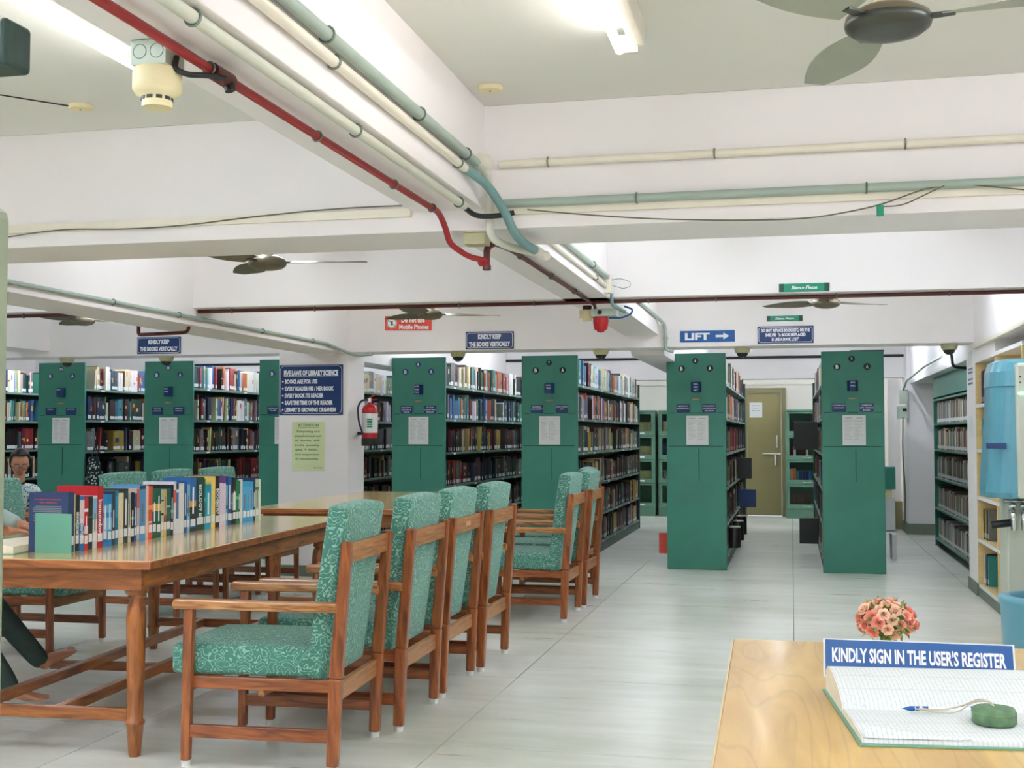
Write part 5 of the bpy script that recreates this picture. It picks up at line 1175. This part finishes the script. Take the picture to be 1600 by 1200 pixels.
# ---------------------------------------------------------------- back wall: glazed cabinets and clutter
def cabinet(x0, x1, label, rows):
    W = x1 - x0
    t = thing('glazed_cabinet', label, 'cabinet', (x0, 19.3, 0), 0, 'green glazed cabinets at the back wall')
    H = 1.676
    MB().box(0, 0.02, 0, 0.38, 0, H).box(W - 0.02, W, 0, 0.38, 0, H).box(0.02, W - 0.02, 0.36, 0.38, 0, H).box(0.02, W - .02, 0.0, 0.36, H - 0.03, H).build('carcass', 'cab', t, 0.003)
    MB().box(0.02, W - 0.02, 0.0, 0.36, 0, 0.14).build('plinth', 'cab', t)
    for k in range(4):
        z0 = 0.14 + k * 0.376; z1 = z0 + 0.376
        MB().box(0.02, W - 0.02, 0.02, 0.36, z0, z0 + 0.01).build('shelf', 'cab', t)
        dr = MB().box(0.02, W - 0.02, -0.012, 0.012, z0 + 0.005, z0 + 0.075).box(0.02, W - 0.02, -0.012, 0.012, z1 - 0.03, z1 - 0.005).box(0.02, 0.06, -0.012, 0.012, z0 + 0.075, z1 - 0.03).box(W - 0.06, W - 0.02, -0.012, 0.012, z0 + 0.075, z1 - 0.03).build('glass_door', 'cab', t, 0.002)
        MB().box(0.06, W - 0.06, -0.002, 0.002, z0 + 0.075, z1 - 0.03).build('pane', 'glass', dr)
        MB().tube([(W * .32, -0.012, z0 + 0.045), (W * .35, -0.035, z0 + 0.04), (W * .45, -0.035, z0 + 0.04), (W * .48, -0.012, z0 + 0.045)], 0.005, 6).build('handle', 'chrome', dr)
        MB().box(W * .7, W * .8, -0.014, -0.012, z0 + 0.03, z0 + 0.055).build('card', 'paper', dr)
        bx = 0.07; q = 0
        for cn, th, h, n_ in rows[3 - k]:
            for _ in range(n_):
                if bx + th > W - 0.07: break
                mb = MB().box(0, th * .97, 0, 0.15, 0, h, col=s2l(COLN[cn])).box(th * .2, th * .8, -0.001, 0.0, 0.03, 0.06, col=s2l((220, 222, 220)))
                o = mb.build('book', 'book', None, loc=(x0 + bx, 19.36, z0 + 0.0105)); q += 1
                tag(o, '%s book, %s from left, %s compartment of cabinet %s' % (cn, ordn(q), ('lowest', 'third', 'second', 'top')[k], label.split(', ')[1]), 'book', 'books in the glazed cabinets')
                bx += th
    return t
cabinet(-0.10, 0.72, 'green glazed cabinet, right of the olive door', [[('dark green', .045, .25, 8)], [('maroon', .05, .2, 1), ('white', .04, .2, 1), ('dark brown', .05, .2, 3), ('white', .03, .19, 1)], [('cream', .04, .23, 1), ('orange', .05, .24, 1), ('teal', .04, .2, 1), ('navy', .05, .2, 3), ('blue', .04, .2, 1)], [('dark brown', .06, .24, 5)]])
cabinet(-2.95, -2.11, 'green glazed cabinet, beside rack 7', [[], [], [], []])
cabinet(-2.06, -1.22, 'green glazed cabinet, behind rack 6', [[('cream', .04, .22, 2)], [('navy', .05, .24, 2)], [('grey', .05, .2, 2)], []])
for k, (z, h) in enumerate(((1.268 + .0105, .21), (0.892 + .0105, .2), (0.516 + .0105, .19))):
    for q in range(4):
        o = MB().box(0, .05, 0, .15, 0, h, col=s2l((176, 176, 120))).build('book', 'book', None, loc=(-2.39 + q * .052, 19.36, z))
        tag(o, 'yellow-green book in the cabinet beside rack 7, %s compartment, %s from right' % (('top', 'second', 'third')[k], ordn(4 - q)), 'book', 'books in the glazed cabinets')
structure('wall_panel_right', MB().box(1.30, 1.46, 17.6, 17.64, 0, 2.05), 'paint')
t = thing('switch_board', 'grey electric switch box on the back right pillar corner', 'switch box', (1.40, 16.52, 1.52))
MB().box(-0.04, 0.07, -0.04, 0.02, 0.17, 0.35).box(-0.07, 0.07, -0.04, 0.02, -0.02, 0.14).build('case', 'galv', t, 0.004); MB().box(0.0, 0.05, -0.046, -0.04, 0.07, 0.11).build('socket', 'black', t)
pipe('power_cable', 'dark cable hanging from the switch box to the floor', [(1.40, 16.45, 1.52), (1.39, 16.45, 1.0), (1.42, 16.45, 0.6), (1.41, 16.45, 0.15)], 0.008, 'cable', fillet=0.2, cat='cable')
pipe('wall_cable', 'grey conduit rising over the back right pillar', [(1.41, 16.5, 1.86), (1.44, 16.3, 1.98), (1.445, 14.2, 2.05), (1.445, 12.6, 2.06)], 0.012, 'grey_pipe', cat='cable')
loose_box('carton', 'white carton with dark top stripe standing behind rack 5', 'box', 'paper', (1.0, 17.0, 0.02), (1.335, 17.3, 0.44))
loose_box('carton', 'low white box on the floor behind rack 5', 'box', 'paper', (1.0, 13.2, 0.0), (1.05, 13.5, 0.26))
loose_box('green_crate', 'dark green crate stacked on the white carton behind rack 5', 'crate', 'rack', (1.02, 17.02, 0.56), (1.345, 17.28, 0.86))
loose_box('parcel', 'small cream parcel between the white carton and the green crate', 'box', 'cream_plastic', (1.04, 17.04, 0.441), (1.30, 17.25, 0.559))
loose_box('stool', 'brown wooden stand by the back right pillar', 'stand', 'door_frame', (1.30, 17.4, 0.0), (1.46, 17.58, 0.38))

# ---------------------------------------------------------------- counter desk in front
t = thing('counter_desk', 'pale wood-grain desk in the lower right corner', 'desk', (-0.118, 1.6, 0), R(1.1))
MB().box(0.0, 1.9, -0.4, 1.56, 0.752, 0.78).build('desk_top', 'desk_top', t, 0.002)
MB().box(-0.004, 0.0, -0.4, 1.56, 0.750, 0.779).build('edge_band', 'desk_side', t)
MB().box(0.05, 0.075, -0.3, 1.5, 0, 0.752).build('side_panel', 'desk_side', t); MB().box(1.8, 1.825, -0.3, 1.5, 0, 0.752).build('side_panel', 'desk_side', t)
MB().box(0.075, 1.8, 1.46, 1.48, 0.12, 0.752).build('front_panel', 'desk_side', t)
t = thing('desk_sign', 'blue tent sign on the desk reading kindly sign in the user\'s register', 'sign', (0.256, 2.715, 0.78))
MB().prism([(0.0, 0.0), (0.06, 0.0), (0.024, 0.078)], -0.194, 0.194, 'x').build('sign_body', 'ridge', t)
mt = Matrix.Translation((0, 0, 0)) @ Matrix.Rotation(-math.atan2(0.024, 0.078), 4, 'X')
MB().box(-0.190, 0.190, -0.0012, -0.0002, 0.003, 0.079, mtx=mt).build('blue_face', 'blue_sign', t)
lettering('lettering', [("KINDLY SIGN IN THE USER'S REGISTER", 0, 0.0475, 0.352, 0.028)], 'white_ink', t, -0.0018, mtx=mt, bold=0.035)
# register
t = thing('visitor_register', 'large open ruled register with a green cover on the desk', 'register', (0.105, 2.125, 0.78), R(6.3))
L_ = 0.46
MB().box(0, L_, 0, 0.445, 0, 0.004).build('cover', 'reg_cover', t, 0.001)
def page_block(prof, name, m):
    mb = MB(); n = len(prof); vs = []; seg = 12
    for i in range(seg + 1):
        x = 0.006 + (L_ - 0.012) * i / seg
        for (y, z) in prof: vs.append((x, y, z))
    fs = []
    for i in range(seg):
        for k in range(n - 1): fs.append((i * n + k, (i + 1) * n + k, (i + 1) * n + k + 1, i * n + k + 1))
    mb.add(vs, fs, sm=True); mb.add([vs[k] for k in range(n)] + [(0.006, prof[-1][0], 0.004), (0.006, prof[0][0], 0.004)], [tuple(range(n + 2))], 1)
    mb.add([vs[seg * n + k] for k in range(n)] + [(L_ - .006, prof[-1][0], 0.004), (L_ - .006, prof[0][0], 0.004)], [tuple(range(n + 2))], 1)
    return mb.build(name, [m, 'page'], t)
page_block([(0.225, 0.012), (0.232, 0.020), (0.25, 0.030), (0.29, 0.043), (0.34, 0.054), (0.39, 0.058), (0.42, 0.054), (0.438, 0.042), (0.44, 0.004)], 'rear_pages', 'ruled')
page_block([(0.008, 0.004), (0.009, 0.011), (0.03, 0.014), (0.12, 0.017), (0.19, 0.016), (0.225, 0.012)], 'front_pages', 'ruled')
fl = []
for i in range(9):
    u = i / 8
    fl.append((0.012 + 0.17 * u, 0.007, 0.013)); fl.append((0.012 + 0.17 * u, 0.007 + 0.03 * (1 - u), 0.016 + 0.012 * (1 - u) ** 2))
MB().add(fl, [(2 * i, 2 * i + 2, 2 * i + 3, 2 * i + 1) for i in range(8)]).build('curled_corner', 'ruled', t)
t = thing('paperweight', 'round green paperweight with twine resting on the register', 'paperweight', (0.338, 2.268, 0.7975))
MB().lathe([(0.033, 0.0), (0.037, 0.003), (0.037, 0.021), (0.034, 0.027), (0.012, 0.030), (0.0, 0.030)], 32).build('disc', 'weight', t)
MB().lathe([(0.0374, 0.019), (0.0378, 0.0195), (0.0374, 0.0205)], 32).build('rim_line', 'leaf', t)
MB().tube([(0.0, 0, 0.029), (-0.004, 0.0, 0.036), (-0.02, 0.02, 0.038), (-0.05, 0.05, 0.015), (-0.09, 0.045, 0.008), (-0.12, 0.05, 0.009)], 0.0016, 8, fillet=0.02).build('twine', 'twine', t)
MB().tube([(0.0, 0, 0.029), (-0.01, 0.004, 0.037), (-0.03, 0.03, 0.03), (-0.055, 0.04, 0.006), (-0.10, 0.05, 0.004), (-0.125, 0.055, 0.007)], 0.0013, 8, fillet=0.02).build('twine', 'twine', t)
t = thing('pen', 'blue and white ballpoint pen tied with twine on the register', 'pen', (0.19, 2.327, 0.803), R(10))
MB().tube([(0.016, 0, 0), (0.13, 0, 0)], 0.0035, 10).build('barrel', 'white_ink', t)
MB().lathe([(0.0005, 0.0), (0.0045, 0.014), (0.0045, 0.022)], 12, mtx=Matrix.Rotation(R(90), 4, 'Y')).build('tip', 'blue_sign', t)
for a, b_ in ((0.024, 0.031), (0.036, 0.046)): MB().tube([(a, 0, 0), (b_, 0, 0)], 0.0045, 10).build('blue_band', 'blue_sign', t)
MB().tube([(0.122, 0, 0.001), (0.134, 0, 0.001)], 0.0045, 10).build('end_cap', 'blue_sign', t)
# artificial roses
t = thing('rose_posy', 'ball of coral artificial roses in a small pot behind the desk sign', 'flowers', (0.205, 2.93, 0.78))
MB().lathe([(0.025, 0), (0.035, 0.035), (0.037, 0.04), (0.03, 0.038), (0.0, 0.03)], 20).build('pot', 'ridge', t)
def rose_mesh(m):
    mb = MB()
    for ring, (n_, r0, r1, z0, z1, w_) in enumerate(((3, 0.001, 0.003, 0.002, 0.012, 0.006), (5, 0.003, 0.008, 0.001, 0.012, 0.009), (5, 0.005, 0.013, 0.0, 0.010, 0.012), (6, 0.006, 0.018, -0.002, 0.005, 0.014))):
        for k in range(n_):
            a = 2 * PI * (k + ring * .4) / n_; vs = []
            for i in range(4):
                u = i / 3; rr_ = r0 + (r1 - r0) * u ** .7; z = z0 + (z1 - z0) * sin(u * PI / 2 * 1.15)
                for j in range(4):
                    q = (j / 3 - .5) * 2; w2 = w_ * (0.45 + 0.6 * sin(PI * (0.25 + 0.6 * u)))
                    bend = rr_ - abs(q) * 0.18 * w_
                    vs.append((bend * cos(a) - q * w2 * .5 * sin(a), bend * sin(a) + q * w2 * .5 * cos(a), z - abs(q) ** 2 * 0.0012))
            mb.add(vs, [(i * 4 + j, i * 4 + j + 1, (i + 1) * 4 + j + 1, (i + 1) * 4 + j) for i in range(3) for j in range(3)], sm=True)
    return mb.mesh('blossom', m)
ra, rb = rose_mesh('petal_a'), rose_mesh('petal_b')
lfm = MB().add([(0, 0, 0), (0.012, -0.006, 0.001), (0.026, 0, -0.002), (0.012, 0.006, 0.001), (0.012, 0, 0.003)], [(0, 1, 4), (1, 2, 4), (2, 3, 4), (3, 0, 4)]).mesh('leaf', 'leaf')
rr = random.Random(11); cc = Vector((0, 0, 0.092))
npts = 46
for i in range(npts):
    zz = 1 - 1.55 * (i + .5) / npts; ph = i * 2.39996; rad = math.sqrt(max(0, 1 - zz * zz))
    d = Vector((rad * cos(ph), rad * sin(ph), zz)); p = cc + Vector((d.x * 0.058, d.y * 0.055, d.z * 0.042)) * rr.uniform(.9, 1.12)
    o = bpy.data.objects.new('blossom', ra if rr.random() < .5 else rb); C.objects.link(o); o.parent = t; o.location = p
    o.rotation_euler = d.to_track_quat('Z', 'Y').to_euler(); s = rr.uniform(.75, 1.05); o.scale = (s, s, s)
for i in range(60):
    d = Vector((rr.uniform(-1, 1), rr.uniform(-1, 1), rr.uniform(-.7, 1))).normalized(); p = cc + Vector((d.x * 0.05, d.y * 0.05, d.z * 0.036))
    o = bpy.data.objects.new('leaf', lfm); C.objects.link(o); o.parent = t; o.location = p; o.rotation_euler = (d + Vector((rr.uniform(-.5, .5), rr.uniform(-.5, .5), rr.uniform(-.3, .3)))).to_track_quat('X', 'Z').to_euler()
MB().sphere((0, 0, 0.088), (0.045, 0.043, 0.034), 12, 8).tube([(0, 0, 0.03), (0, 0, 0.07)], 0.012, 8).build('stem_mass', 'leaf', t)
